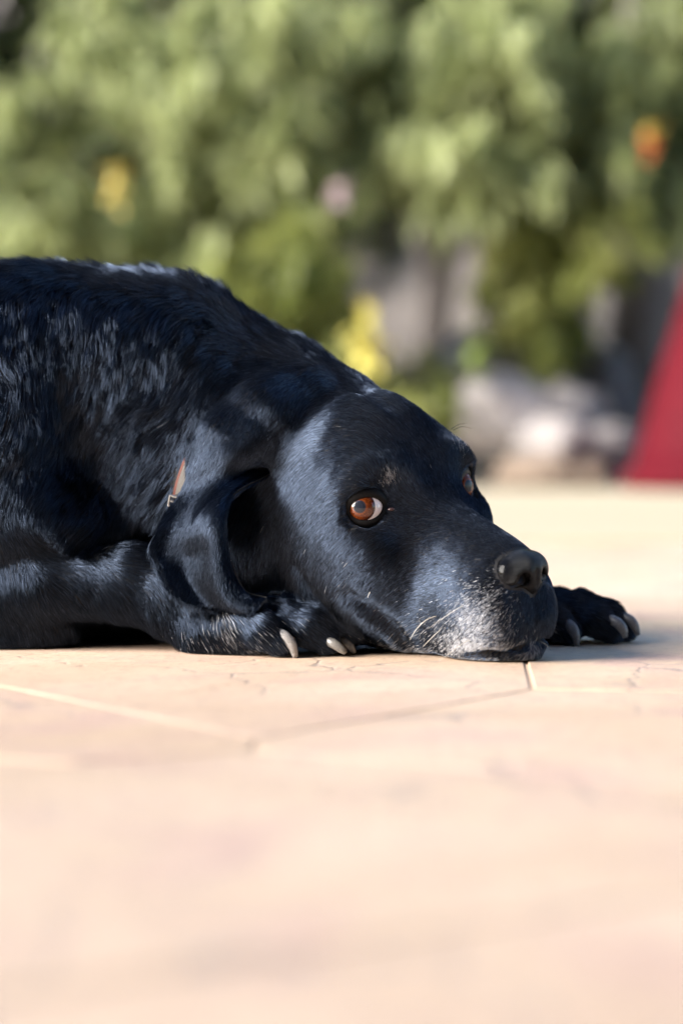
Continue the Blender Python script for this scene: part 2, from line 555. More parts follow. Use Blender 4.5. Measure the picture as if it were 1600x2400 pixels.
# backing hedge far up the bank: deep green mass
rnd = random.Random(5)
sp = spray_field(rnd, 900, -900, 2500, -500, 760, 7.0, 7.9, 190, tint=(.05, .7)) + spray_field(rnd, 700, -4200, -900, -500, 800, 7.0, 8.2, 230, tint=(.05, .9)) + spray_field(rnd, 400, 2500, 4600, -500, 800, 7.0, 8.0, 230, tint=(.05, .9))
hedge = empty('hedge', (0, YD(7.5), bank_z(0, YD(7.5)) - .05)); tag(hedge, 'deep green hedge in shade along the top of the bank', 'hedge')
B = Vector(hedge.location)
for k in range(9):
    x = -1.8 + .45 * k
    tube('stem', [Vector((x, 0, -.1)), Vector((x + .05, .03, .5)), Vector((x - .05, 0, 1.3))], [.03, .024, .012], BARK.m, hedge)
crown_mesh('crown', [(p - B, d, L, t) for p, d, L, t in sp], rnd, LEAF_DARK, hedge, .10, .024, 40)

# left shrub
rnd = random.Random(11)
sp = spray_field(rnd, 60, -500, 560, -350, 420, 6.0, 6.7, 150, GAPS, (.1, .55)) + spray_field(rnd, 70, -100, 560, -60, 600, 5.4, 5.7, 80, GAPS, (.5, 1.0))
for c in [(300, 60, 120, 60, .45), (430, 250, 120, 70, .6), (350, 120, 90, 60, .5), (120, 190, 60, 50, .55), (420, 480, 110, 80, .62), (230, 480, 120, 70, .5), (60, 520, 60, 60, .55), (330, 540, 110, 60, .62), (150, 560, 110, 50, .6), (560, 170, 80, 60, .7), (610, 300, 70, 50, .7), (470, 400, 60, 60, .65)]:
    sp += boughs(rnd, c[0], c[1], 5.75, c[2], c[3], 10, 130, c[4])
b0 = W(130, 1010, 6.3); b0.z = bank_z(b0.x, b0.y) - .05
shrub('shrub', b0, [([b0, W(110, 800, 6.3), W(60, 480, 6.25), W(90, 120, 6.3)], [.035, .03, .026, .012]), ([b0, W(300, 760, 6.2), W(450, 560, 6.1), W(480, 200, 6.2)], [.03, .026, .02, .01])],
      sp, LEAF_SAGE, 'sage green drooping shrub filling the upper left behind the dog\'s back', 12)
# centre shrub
rnd = random.Random(23)
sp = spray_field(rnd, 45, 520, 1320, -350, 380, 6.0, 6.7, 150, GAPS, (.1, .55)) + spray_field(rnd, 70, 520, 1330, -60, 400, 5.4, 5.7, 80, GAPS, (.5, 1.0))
for c in [(1040, 230, 150, 90, .75), (1150, 300, 130, 80, .78), (900, 260, 70, 100, .72), (1250, 180, 80, 90, .72), (640, 220, 80, 80, .75), (690, 130, 60, 70, .7), (960, 100, 120, 40, .6), (1220, 70, 100, 40, .62), (1130, 200, 100, 60, .7), (920, 300, 50, 60, .8), (1020, 330, 60, 60, .72), (1170, 360, 60, 50, .7), (660, 340, 50, 90, .7), (620, 480, 60, 90, .72), (690, 480, 50, 60, .72), (1250, 330, 60, 60, .65)]:
    sp += boughs(rnd, c[0], c[1] - 30, 5.7, c[2], c[3], 12, 130, c[4], -.1)
b0 = W(1010, 960, 6.4); b0.z = bank_z(b0.x, b0.y) - .05
shrub('shrub', b0, [([b0, W(1020, 700, 6.35), W(960, 400, 6.3), W(880, 100, 6.3)], [.035, .03, .026, .012]), ([b0, W(1050, 640, 6.3), W(1120, 400, 6.2), W(1180, 100, 6.3)], [.03, .026, .02, .01])],
      sp, LEAF_SAGE, 'sage green shrub with broad hanging sprays at the top centre', 24)
# right shrub
rnd = random.Random(37)
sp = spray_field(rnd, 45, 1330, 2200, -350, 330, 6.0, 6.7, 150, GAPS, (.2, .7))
for c in [(1480, 170, 60, 80, .6), (1550, 260, 60, 80, .65), (1540, 60, 60, 60, .4), (1430, 120, 40, 60, .55), (1590, 420, 30, 60, .6), (1430, 330, 50, 60, .45)]:
    sp += boughs(rnd, c[0], c[1] - 30, 5.75, c[2], c[3], 11, 130, c[4], .1)
b0 = W(1560, 960, 6.5); b0.z = bank_z(b0.x, b0.y) - .05
shrub('shrub', b0, [([b0, W(1570, 700, 6.5), W(1540, 400, 6.45), W(1560, 60, 6.4)], [.045, .04, .03, .012])],
      sp, LEAF_SAGE, 'darker green shrub at the upper right above the red tub', 38)
# low lime shrub behind the dog's neck
rnd = random.Random(51)
sp = []
for c in [(600, 600, 90, 60, .65), (700, 600, 60, 80, .6), (560, 680, 100, 60, .8), (680, 700, 70, 80, .7), (780, 780, 80, 80, .6), (760, 660, 50, 50, .3), (480, 640, 60, 40, .7), (640, 760, 60, 70, .8), (860, 900, 110, 50, .85), (980, 900, 60, 40, .75), (720, 850, 70, 60, .75)]:
    sp += boughs(rnd, c[0], c[1] - 20, 5.55, c[2], c[3], 9, 110, c[4])
b0 = W(760, 1090, 5.6); b0.z = bank_z(b0.x, b0.y) - .03
shrub('shrub', b0, [([b0, W(740, 900, 5.6), W(640, 620, 5.6)], [.02, .016, .008]), ([b0, W(790, 900, 5.6), W(900, 640, 5.6)], [.02, .016, .008])],
      sp, LEAF_LIME, 'low yellowish green shrub directly behind the dog\'s neck', 52, length=.07, width=.0105)
# hanging bright spray over the rocks
rnd = random.Random(63)
sp = []
for c in [(1240, 560, 70, 60, .6), (1290, 640, 80, 60, .62), (1230, 680, 60, 50, .65), (1270, 740, 40, 40, .6), (1380, 560, 50, 70, .45), (1190, 600, 50, 60, .4)]:
    sp += boughs(rnd, c[0], c[1] - 30, 5.75, c[2], c[3], 10, 110, c[4])
b0 = W(1330, 900, 6.15); b0.z = bank_z(b0.x, b0.y) - .03
shrub('shrub', b0, [([b0, W(1335, 700, 6.1), W(1310, 520, 5.95), W(1260, 500, 5.8)], [.02, .016, .012, .006])],
      sp, LEAF_LIME, 'light green weeping shrub hanging over the pale rocks', 64, length=.07, width=.010)
# grey tree trunk at the right
b0 = W(1500, 1010, 6.15); b0.z = bank_z(b0.x, b0.y) - .08
tr = empty('tree', b0); tag(tr, 'grey barked tree trunk rising behind the red tub', 'tree')
tube('trunk', [Vector(q) - Vector(b0) for q in (b0, W(1495, 850, 6.15), W(1510, 600, 6.15), W(1490, 300, 6.2), W(1530, -300, 6.3))], [.095, .078, .07, .066, .05], BARK.m, tr, 20)
rnd = random.Random(70)
crown_mesh('crown', [(p - Vector(b0), d, L, t) for p, d, L, t in spray_field(rnd, 120, 1100, 2000, -1100, -250, 5.9, 6.9, 160, (), (.2, .7))], rnd, LEAF_SAGE, tr, .07, .014, 34)

# flowers
def petal_mat(name, a, b):
    M = Mat(name); M.set(Base_Color=M.ramp(M.noise(30, 3, .5), [(0.35, a), (0.65, b)]), Roughness=0.55); return M.m
STALK = Mat('green_stalk').set(Base_Color=(0.10, 0.15, 0.03), Roughness=0.6).m
def flower(name, px, py, D, size, pet, n, label, cat='flower', spike=1.0, mat2=None):
    rnd = random.Random(int(px + py))
    c = W(px, py, D); base = c + Vector((.03, .42, -.30))          # the stalk runs back into the shrub behind
    root = empty(name, base); tag(root, label, cat)
    tube('stalk', [Vector((0, 0, 0)), (c - base) * .55 + Vector((.01, 0, .03)), c - base], [.003, .003, .0025], STALK, root, 8)
    for k in range(n):
        d = Vector((rnd.gauss(0, 1), rnd.gauss(0, 1), rnd.gauss(0, 1.0))).normalized()
        o_ = Vector((0, 0, rnd.uniform(-1, 1) * size * spike * .6))
        s = d.cross(Vector((.2, .3, 1))).normalized(); n_ = s.cross(d)
        V = []
        for t, w_, h in ((0, .12, 0), (.35, .42, .05), (.7, .45, .02), (1, .1, -.12)):
            for q in (-1, 0, 1): V.append(c - base + o_ + d * size * t + s * size * w_ * q * .6 + n_ * size * (h - .08 * abs(q)))
        F = [(i * 3 + j, i * 3 + j + 1, i * 3 + j + 4, i * 3 + j + 3) for i in range(3) for j in range(2)]
        mesh_obj('petal', V, F, (mat2 if mat2 and o_.z < 0 else pet), root)
    return root
YEL = petal_mat('yellow_petal', (0.58, 0.50, 0.09), (0.66, 0.60, 0.18))
GOLD = petal_mat('gold_petal', (0.50, 0.38, 0.07), (0.56, 0.45, 0.12))
ORG = petal_mat('orange_petal', (0.62, 0.12, 0.04), (0.66, 0.24, 0.08))
PNK = petal_mat('pale_pink_petal', (0.66, 0.50, 0.52), (0.74, 0.62, 0.64))
LGN = petal_mat('light_green_petal', (0.20, 0.27, 0.06), (0.28, 0.35, 0.09))
flower('yellow_flower', 862, 790, 5.25, .062, YEL, 22, 'large yellow flower head just behind the dog\'s neck', spike=1.3)
flower('yellow_flower', 275, 425, 5.3, .038, GOLD, 20, 'golden yellow flower spike in the left shrub above the dog\'s back', spike=1.6)
flower('orange_flower', 1525, 335, 5.3, .036, GOLD, 22, 'orange and yellow flower spike at the upper right edge', spike=1.7, mat2=ORG)
flower('pink_flower', 795, 452, 5.3, .030, PNK, 16, 'small pale pink flower in the middle of the greenery', spike=.6)
flower('leafy_sprout', 1125, 830, 5.4, .05, LGN, 14, 'bright green sprout above the large pale rock', 'sprout', spike=1.6)

# ------------------------------------------------------------------ unseen house front and roof, added behind the camera to darken the coat's reflections
PW = Mat('dark_timber')
pn = PW.noise(12, 5, .6)
PW.set(Base_Color=PW.ramp(pn, [(0.3, (0.05, 0.035, 0.025)), (0.7, (0.10, 0.072, 0.05))]), Roughness=0.7)
PG = Mat('window_glass').set(Base_Color=(0.03, 0.035, 0.04), Roughness=0.05).m
def box(name, lo, hi, mat, parent):
    (a, b, c), (d, e, f) = lo, hi
    V = [(a, b, c), (d, b, c), (d, e, c), (a, e, c), (a, b, f), (d, b, f), (d, e, f), (a, e, f)]
    F = [(3, 2, 1, 0), (4, 5, 6, 7), (0, 1, 5, 4), (1, 2, 6, 5), (2, 3, 7, 6), (3, 0, 4, 7)]
    return mesh_obj(name, V, F, mat, parent, smooth=False)
added_porch = empty('added_porch', (0, -3.3, -0.03)); tag(added_porch, 'added dark timber house front and roof, unseen, darkening reflections in the coat', 'added_porch')
PY = 0.0
box('wall', (-4, PY - .2, 0), (4.5, PY, 2.62), PW.m, added_porch)
for k in range(17):
    box('board', (-4, PY + .001, .02 + k * .15), (4.5, PY + .018 + .004 * (k % 3), .02 + k * .15 + .142), PW.m, added_porch)
dr = box('door', (-1.6, PY + .03, .02), (-.7, PY + .06, 2.05), PW.m, added_porch)
box('handle', (-.82, PY + .062, .98), (-.78, PY + .11, 1.10), PG, dr)
for x0 in (.4, 2.2):
    wn = box('window', (x0, PY + .03, .85), (x0 + 1.1, PY + .05, 1.95), PG, added_porch)
    for lo, hi in (((x0 - .06, PY + .03, .79), (x0, PY + .07, 2.01)), ((x0 + 1.1, PY + .03, .79), (x0 + 1.16, PY + .07, 2.01)), ((x0 + .001, PY + .03, .79), (x0 + 1.099, PY + .07, .849)), ((x0 + .001, PY + .03, 1.951), (x0 + 1.099, PY + .07, 2.01))):
        box('frame', lo, hi, PW.m, wn)
box('roof', (-1.35, PY + .03, 2.62), (4.5, PY + 2.5, 2.68), PW.m, added_porch)
for k in range(10):
    box('rafter', (-1.3 + k * .62, PY + .04, 2.48), (-1.22 + k * .62, PY + 2.48, 2.618), PW.m, added_porch)
for x in (-1.3, 1.4, 4.3):
    box('post', (x, PY + 2.3, 0), (x + .12, PY + 2.42, 2.47), PW.m, added_porch)
# ------------------------------------------------------------------ the dog: shape
YAW, ROLL, PITCH = math.radians(-46), math.radians(8), math.radians(2)
HO = np.array([217.0, 205.0, 0.0])          # floor point below the middle of the eyes
HR = np.array((Matrix.Rotation(YAW, 3, 'Z') @ Matrix.Rotation(PITCH, 3, 'Y') @ Matrix.Rotation(ROLL, 3, 'X')))
def HW(a, b, c):                             # head coordinates (forward, far side, up) -> units
    return HO + HR @ np.array([a, b, c], float)
def HWd(a, b, c): return HR @ np.array([a, b, c], float)

HEAD_A   = [-440, -380, -280, -160,  -70,    0,   55,  105,  165,  225,  290,  325,  344]
HEAD_TOP = [ 530,  578,  625,  632,  594,  500,  412,  366,  340,  314,  283,  246,  205]
HEAD_BOT = [ 260,  160,   70,   20,    8,    6,    6,    6,    6,    8,   18,   46,  100]
HEAD_W   = [ 120,  175,  215,  234,  224,  192,  158,  134,  124,  117,  104,   80,   45]
HEAD_CM  = [ 400,  375,  345,  320,  290,  250,  215,  185,  160,  150,  145,  150,  155]

def head_field(p, socket=True):
    q = (p - HO.astype(np.float32)) @ HR.astype(np.float32)
    a, b, c = q[..., 0], np.abs(q[..., 1]), q[..., 2]
    m = np.stack([a, b, c], -1)
    ar = np.clip(a, HEAD_A[0], HEAD_A[-1])
    ta = np.linspace(HEAD_A[0], HEAD_A[-1], 400)
    L = lambda tab: np.interp(ar, ta, catmull(HEAD_A, tab, ta)).astype(np.float32)
    top, bot, wd, cm = L(HEAD_TOP), L(HEAD_BOT), L(HEAD_W), L(HEAD_CM)
    hh = np.where(c > cm, top - cm, cm - bot)
    n = np.where(c > cm, 2.15, 2.5).astype(np.float32)
    k = ((b / wd) ** n + (np.abs(c - cm) / hh) ** n + 1e-9) ** (1 / n)
    over = np.maximum(np.abs(a - (HEAD_A[0] + HEAD_A[-1]) / 2) - (HEAD_A[-1] - HEAD_A[0]) / 2, 0)
    d = (k - 1) * np.minimum(wd, hh) * 0.9
    d = np.where(over > 0, np.sqrt(np.maximum(d, 0) ** 2 + over ** 2), d)
    # cheek muscle, cheekbone, brow, ear base
    d = smin(d, ell(m, (-150, 160, 260), (195, 102, 180)), 70)
    d = smin(d, ell(m, (-58, 168, 296), (92, 56, 58)), 45)
    d = smin(d, ell(m, (-45, 125, 432), (90, 76, 56)), 80)
    # forehead furrow
    d = smax(d, -ell(m, (-40, 0, 640), (120, 16, 50)), 40)
    # flews (upper lips) and chin
    d = smin(d, ell(m, (207, 70, 120), (128, 68, 110)), 35)
    d = smin(d, ell(m, (284, 42, 102), (50, 46, 80)), 28)
    d = smin(d, ell(m, (272, 0, 30), (70, 62, 36)), 16)
    # philtrum and mouth line
    d = smax(d, -cone(m, (352, 0, 175), (348, 0, 60), 7, 9), 10)
    d = smax(d, -cone(m, (346, 16, 54), (292, 94, 50), 9, 10), 8)
    d = smax(d, -cone(m, (292, 94, 50), (205, 140, 26), 10, 6), 9)
    # side hollow below the eye, and eye sockets
    d = smax(d, -ell(m, (78, 150, 425), (62, 62, 62)), 55)
    if socket:
        ec = np.asarray(EYE_L, np.float32)
        d = smax(d, -cone(m, ec, ec + EYE_AX * 70, EYE_R + 3, EYE_R - 4), 12)
    return d

EYE_R = 49.0
EYE_AX = np.array([0.84, 0.54, 0.08]); EYE_AX /= np.linalg.norm(EYE_AX)
EYE_L = np.array([-2, 178, 381.0])
_t = np.linspace(-60, 60, 121)
_q = np.array([HW(*(EYE_L + EYE_AX * t)) for t in _t], np.float32)
_k = int(np.argmax(head_field(_q, False) > 0))            # where the axis leaves the skin
EYE_L = EYE_L + EYE_AX * (_t[_k] - EYE_R - 1)

def paw(p, org, ang, s=1.0):
    """a front paw resting on the floor, toes along +x rotated by ang"""
    ca, sa = math.cos(ang), math.sin(ang)
    q = (p - np.asarray(org, np.float32)) / s
    x = q[..., 0] * ca + q[..., 1] * sa
    y = -q[..., 0] * sa + q[..., 1] * ca
    m = np.stack([x, y, q[..., 2]], -1)
    d = ell(m, (-75, 0, 68), (150, 90, 72))
    for (tx, ty, l) in PAW_TOES:
        t = chain(m, [((tx - 115, ty * 0.70, 88), 46), ((tx - 45, ty * .98, 66), 39), ((tx - 2, ty * 1.04, 36), 31)], 18)
        d = smin(d, t, 6)
    d = smax(d, -(m[..., 2] - 2), 4)
    return d * s
PAW_TOES = [(5, -84, 0), (112, -40, 1), (140, 30, 1), (85, 85, 0)]
NEAR_PAW = (np.array([-148.0, 150.0, 0.0]), math.radians(-6), 1.0)
FAR_PAW = (np.array([572.0, 455.0, 0.0]), math.radians(-10), 0.98)

def body_field(p):
    # ribcage, belly, rump, withers
    d = ell(p, (-1150, 640, 440), (820, 400, 455))
    d = smin(d, ell(p, (-1900, 700, 400), (560, 400, 410)), 200)
    d = smin(d, cone(p, (-1000, 600, 705), (-560, 560, 670), 272, 205), 120)
    # shoulder and upper arm
    d = smin(d, ell(p, (-880, 350, 560), (210, 200, 340)), 100)
    d = smin(d, cone(p, P(90, 800, 420), P(420, 800, 430), 190, 150), 70)
    d = smin(d, ell(p, (-800, 340, 300), (260, 150, 150)), 80)
    d = smin(d, ell(p, (-420, 480, 430), (230, 200, 220)), 90)
    # neck
    d = smin(d, cone(p, (-560, 540, 635), (-60, 430, 490), 252, 215), 90)
    d = smin(d, cone(p, (-470, 555, 745), (-150, 470, 632), 168, 125), 70)
    # loose skin of the ear base and the folds behind it
    d = smin(d, chain(p, [(P(720, 925, 315), 78), (P(630, 965, 275), 84), (P(545, 1030, 245), 70), (P(490, 1110, 235), 48)], 40), 26)
    d = smin(d, chain(p, [(P(575, 945, 330), 70), (P(480, 1050, 285), 52), (P(436, 1165, 270), 38)], 20), 14)
    # throat
    d = smin(d, ell(p, (-230, 360, 250), (190, 150, 210)), 60)
    # thigh of the near hind leg, out of frame to the left
    d = smin(d, ell(p, (-2050, 420, 260), (330, 200, 265)), 90)
    d = smin(d, chain(p, [((-1800, 260, 120), 90), ((-2150, 230, 70), 62), ((-1650, 200, 50), 50)], 30), 40)
    # brisket resting on the floor behind the fore leg
    d = smin(d, ell(p, (-600, 600, 130), (430, 200, 140)), 60)
    # near fore leg: elbow, forearm, wrist
    fl = chain(p, [(P(-130, 1410, 330), 105), (P(90, 1365, 290), 92), (P(300, 1362, 262), 84),
                   (P(405, 1400, 232), 80), (P(490, 1462, 190), 72), (P(575, 1482, 165), 64)], 40)
    fl = smin(fl, ell(p, P(0, 1478, 320), (190, 75, 55)), 45)
    fl = smin(fl, paw(p, *NEAR_PAW), 30)
    d = smin(d, fl, 26)
    # far fore leg
    f2 = chain(p, [((-420, 760, 130), 105), ((60, 700, 95), 82), ((360, 540, 75), 68), ((450, 480, 68), 62)], 40)
    f2 = smin(f2, paw(p, *FAR_PAW), 30)
    d = smin(d, f2, 26)
    return d

def dog_field(p):
    sh = p.shape[:-1]
    f = p.reshape(-1, 3)
    out = np.empty(len(f), np.float32)
    B = 400000
    for i in range(0, len(f), B):
        c = f[i:i+B]
        d = body_field(c)
        m = (np.abs(c - np.array([150, 250, 320], np.float32)) < np.array([520, 520, 480], np.float32)).all(1)
        if m.any():
            d[m] = smin(d[m], head_field(c[m]), 40)
            g = d[m]
            for f_, r_ in zip(FOLDS, (4, 2.5)):
                g = smax(g, -chain(c[m], [(P(*q), r_) for q in f_], 8), 34)
            d[m] = g
        out[i:i+B] = smax(d, 3 - c[:, 2], 6)
    return out.reshape(sh)

FOLDS = [[(820, 1390, 37), (880, 1425, 43), (930, 1470, 65), (960, 1515, 101)],
         [(690, 1320, 112), (735, 1395, 92), (780, 1450, 85)]]
def project(v):
    s = FOC / (CAM_D + v[..., 1])
    return 800 + v[..., 0] * s, 1000 - (v[..., 2] - CAM_H) * s

fur_skin = Mat('fur_skin')
_a = fur_skin.n('ShaderNodeAttribute'); _a.attribute_name = 'grey'
fur_skin.set(Base_Color=fur_skin.mix(_a.outputs['Fac'], (0.006, 0.006, 0.008), (0.30, 0.27, 0.27)), Roughness=0.7)
DOG = empty('dog', (0, 0, 0))
tag(DOG, 'black dog with greying muzzle lying with its chin flat on the paving', 'dog')

hA = FINE if 'FINE' in globals() else 8.0
gA = grid((-960, -150, -12), (760, 1080, 1040), hA)
VA, QA = surface_nets(dog_field(gA), gA[0, 0, 0], hA)
gB = grid((-2640, -40, -12), (-930, 1140, 1000), 24.0)
VB, QB = surface_nets(dog_field(gB), gB[0, 0, 0], 24.0)
VV = np.concatenate([VA, VB]); QQ = np.concatenate([QA, QB + len(VA)])
body = np_mesh('body', VV, QQ, fur_skin.m, DOG)

CAMP = np.array([0, -CAM_D, CAM_H])
from mathutils.bvhtree import BVHTree
BVH = BVHTree.FromPolygons([tuple(v) for v in VV], [tuple(int(k) for k in q) for q in QQ])
def on_body(px, py, out=0.0):
    """the skin point behind photo pixel px,py"""
    d = Vector(P(px, py, 400) - CAMP).normalized()
    hit = BVH.ray_cast(Vector(CAMP), d)[0]
    return np.array(hit - d * out) if hit is not None else P(px, py, 100)
# ------------------------------------------------------------------ eyes
def eye_material(coat=1.0):
    M = Mat('eye')
    tc = coords(M)
    sep = M.n('ShaderNodeSeparateXYZ'); M.l(tc, sep.inputs[0])
    r2 = M.math('SQRT', M.math('ADD', M.math('MULTIPLY', sep.outputs[0], sep.outputs[0]), M.math('MULTIPLY', sep.outputs[1], sep.outputs[1])))
    r = M.math('DIVIDE', r2, EYE_R * U)                       # 0 at the pupil, about 0.68 at the iris rim
    front = M.math('GREATER_THAN', sep.outputs[2], 0.0)
    nz = M.noise(900, 4, 0.6)
    ang = M.math('ARCTAN2', sep.outputs[1], sep.outputs[0])
    comb = M.n('ShaderNodeCombineXYZ'); M.l(M.math('MULTIPLY', ang, 7.0), comb.inputs[0]); M.l(M.math('MULTIPLY', r, 3.0), comb.inputs[1])
    fib = M.noise(2.2, 4, 0.7, comb.outputs[0])
    iris = M.ramp(fib, [(0.3, (0.026, 0.005, 0.0012)), (0.5, (0.095, 0.018, 0.0035)), (0.7, (0.23, 0.055, 0.010))])
    iris = M.mix(M.ramp(r, [(0.30, (1, 1, 1)), (0.42, (0, 0, 0))]), iris, (0.16, 0.04, 0.01))
    iris = M.mix(M.ramp(r, [(0.58, (0, 0, 0)), (0.69, (1, 1, 1))]), iris, (0.035, 0.008, 0.004))
    pup = M.mix(M.ramp(M.math('ADD', r, M.math('MULTIPLY', fib, 0.05)), [(0.31, (0, 0, 0)), (0.37, (1, 1, 1))]), (0.012, 0.014, 0.022), iris)
    scl = M.mix(M.ramp(nz, [(0.45, (0, 0, 0)), (0.75, (1, 1, 1))]), (0.86, 0.80, 0.80), (0.75, 0.55, 0.55))
    lim = M.ramp(r, [(0.69, (0, 0, 0)), (0.725, (1, 1, 1))])
    col = M.mix(lim, pup, scl)
    col = M.mix(front, (0.8, 0.7, 0.7), col)
    M.set(Base_Color=col, Roughness=0.25, Coat_Weight=coat, Coat_Roughness=0.02, Coat_IOR=1.5)
    M.b.inputs['Specular IOR Level'].default_value = 0.12
    return M.m

def eye_frame(side):
    ax = HWd(EYE_AX[0], EYE_AX[1] * side, EYE_AX[2])
    c = HW(EYE_L[0], EYE_L[1] * side, EYE_L[2])
    ax = ax / np.linalg.norm(ax)
    return (c - ax * 10 if side > 0 else c), ax

EYE_MAT = eye_material()
LIDM = Mat('eyelid_skin').set(Base_Color=(0.005, 0.0045, 0.005), Roughness=0.55)
LIDM.b.inputs['Specular IOR Level'].default_value = 0.15
LID = LIDM.m
EYE_FAR = eye_material(0.15)
def make_eye(side, gaze, corners, label):
    c, ax = eye_frame(side)
    bm = bmesh.new()
    bmesh.ops.create_uvsphere(bm, u_segments=48, v_segments=32, radius=EYE_R * U)
    for v in bm.verts:                               # corneal bulge
        n_ = v.co.normalized()
        v.co *= 1 + 0.045 * max(0.0, min(1.0, (n_.z - 0.72) / 0.22)) ** 1
    me = bpy.data.meshes.new('eye'); bm.to_mesh(me); bm.free()
    me.polygons.foreach_set('use_smooth', [True] * len(me.polygons))
    me.materials.append(EYE_MAT if side < 0 else EYE_FAR)
    o = link(bpy.data.objects.new('eye', me), DOG)
    o.location = c * U
    g = Vector(gaze).normalized()
    o.rotation_euler = g.to_track_quat('Z', 'Y').to_euler()
    o['label'] = label
    # eyelids: a shell round the eyeball with an almond opening
    wup = np.array([0, 0, 1.0]); tilt = corners.get('tilt', 0)
    r_ = np.cross(ax, wup) * -1; r_ /= np.linalg.norm(r_)            # towards +x of the picture
    u_ = np.cross(ax, r_) * (1 if np.cross(ax, r_)[2] > 0 else -1)
    ct, st = math.cos(tilt), math.sin(tilt)
    r_, u_ = r_ * ct + u_ * st, u_ * ct - r_ * st
    V, F = [], []
    N, T = 64, 9
    for i in range(N):
        th = 2 * math.pi * i / N
        cx, sx = math.cos(th), math.sin(th)
        rx = corners['right'] if cx > 0 else corners['left']
        ry = corners['up'] if sx > 0 else corners['down']
        e = 2.0
        if cx > 0.0: e = 1.75
        k = (abs(cx / rx) ** e + abs(sx / ry) ** e) ** (-1 / e)
        for j in range(T):
            t = j / (T - 1)
            a = math.radians(k + (102 - k) * t ** 1.3)
            if j == 0: rad = EYE_R + 0.2
            elif j == 1: rad = EYE_R + 4.2; a = math.radians(k + 0.5)
            else: rad = EYE_R + 5.5 + 7.5 * math.sin(math.pi * min(1, t * 1.1)) * (1 if sx > 0 else .45)
            d = ax * math.cos(a) + (r_ * cx + u_ * sx) * math.sin(a)
            V.append((c + d * rad) * U)
    for i in range(N):
        for j in range(T - 1):
            a0, b0 = i * T + j, ((i + 1) % N) * T + j
            F.append((a0, b0, b0 + 1, a0 + 1))
    lid = mesh_obj('eyelid', V, F, LID, DOG)
    return o
make_eye(-1, (-0.22, -0.96, 0.07), dict(left=53, right=51, up=32, down=33, tilt=0.18), 'brown near eye with a bright white crescent')
make_eye(1, (0.74, -0.66, 0.06), dict(left=54, right=44, up=36, down=32, tilt=0.0), 'brown far eye seen at a grazing angle')
# tear duct corner of the near eye
c_, ax_ = eye_frame(-1)
def small_lump(name, p, r, mat):
    bm = bmesh.new(); bmesh.ops.create_icosphere(bm, subdivisions=3, radius=1)
    for v in bm.verts: v.co = Vector((v.co.x * r[0] * U, v.co.y * r[1] * U, v.co.z * r[2] * U))
    me = bpy.data.meshes.new(name); bm.to_mesh(me); bm.free()
    me.polygons.foreach_set('use_smooth', [True] * len(me.polygons)); me.materials.append(mat)
    o = link(bpy.data.objects.new(name, me), DOG); o.location = Vector(p) * U
    return o
small_lump('tear_duct', P(917, 1194, c_[1] - 36), (9, 6, 4.5), Mat('tear_skin').set(Base_Color=(0.035, 0.018, 0.018), Roughness=0.2).m)

# ------------------------------------------------------------------ nose
def nose_field(p):
    q = (p - HO.astype(np.float32)) @ HR.astype(np.float32)
    a, b, c = q[..., 0], np.abs(q[..., 1]), q[..., 2]
    m = np.stack([a, b, c], -1)
    d = ell(m, (306, 0, 232), (52, 64, 42))
    d = smin(d, ell(m, (312, 44, 220), (38, 31, 38)), 16)
    d = smin(d, ell(m, (330, 0, 216), (32, 40, 42)), 18)
    d = smin(d, cone(m, (334, 0, 196), (328, 0, 178), 22, 16), 16)
    d = smax(d, -cone(m, (352, 32, 212), (318, 28, 214), 14, 10), 8)
    d = smax(d, -cone(m, (346, 40, 203), (306, 80, 200), 6.5, 4), 6)
    d = smax(d, -cone(m, (368, 0, 262), (362, 0, 150), 4, 4), 7)
    return d
NM = Mat('nose_leather')
v_ = NM.n('ShaderNodeTexVoronoi'); v_.inputs['Scale'].default_value = 1100; v_.feature = 'DISTANCE_TO_EDGE'
NM.set(Base_Color=(0.0025, 0.0025, 0.0035), Roughness=0.2)
NM.b.inputs['Specular IOR Level'].default_value = 0.12
NM.b.inputs['Coat Weight'].default_value = 0.15
NM.b.inputs['Coat Roughness'].default_value = 0.08
NM.bump(NM.ramp(v_.outputs[0], [(0.0, (0, 0, 0)), (0.25, (1, 1, 1))]), 0.6, 0.0005)
nc = HW(325, 0, 215)
gN = grid(nc - 105, nc + 105, 2.6)
VN, QN = surface_nets(nose_field(gN), gN[0, 0, 0], 2.6)
nose = np_mesh('nose', VN, QN, NM.m, DOG)

# ------------------------------------------------------------------ ears
def ear_row(*pts):       # a row lying on the skin: (pixel x, pixel y, height above the skin)
    return [(a, b, on_body(a, b)[1] - h) for a, b, h in pts]
EAR = [
 ear_row((560, 930, -45), (600, 912, -45), (650, 908, -45), (690, 918, -45), (715, 950, -45)),
 ear_row((490, 1010, -14), (540, 978, -14), (600, 964, -14), (652, 972, -16), (690, 1000, -22)),
 ear_row((452, 1090, -2), (500, 1062, 3), (555, 1045, 5), (610, 1048, 2), (655, 1062, -12)),
 ear_row((420, 1165, 10), (465, 1142, 24), (520, 1118, 30), (580, 1106, 24), (636, 1108, -6)),
 [(376, 1235, 155), (418, 1236, 150), (465, 1218, 115), (508, 1195, 52), (545, 1165, 80)],
 [(350, 1284, 128), (395, 1302, 138), (450, 1300, 128), (502, 1292, 36), (532, 1256, 62)],
 [(372, 1338, 112), (408, 1350, 116), (452, 1356, 112), (510, 1362, 36), (546, 1328, 62)],
 [(402, 1388, 92), (437, 1398, 90), (482, 1408, 78), (545, 1408, 42), (576, 1384, 66)],
 [(446, 1410, 84), (484, 1422, 72), (535, 1431, 58), (592, 1432, 48), (626, 1400, 66)],
]
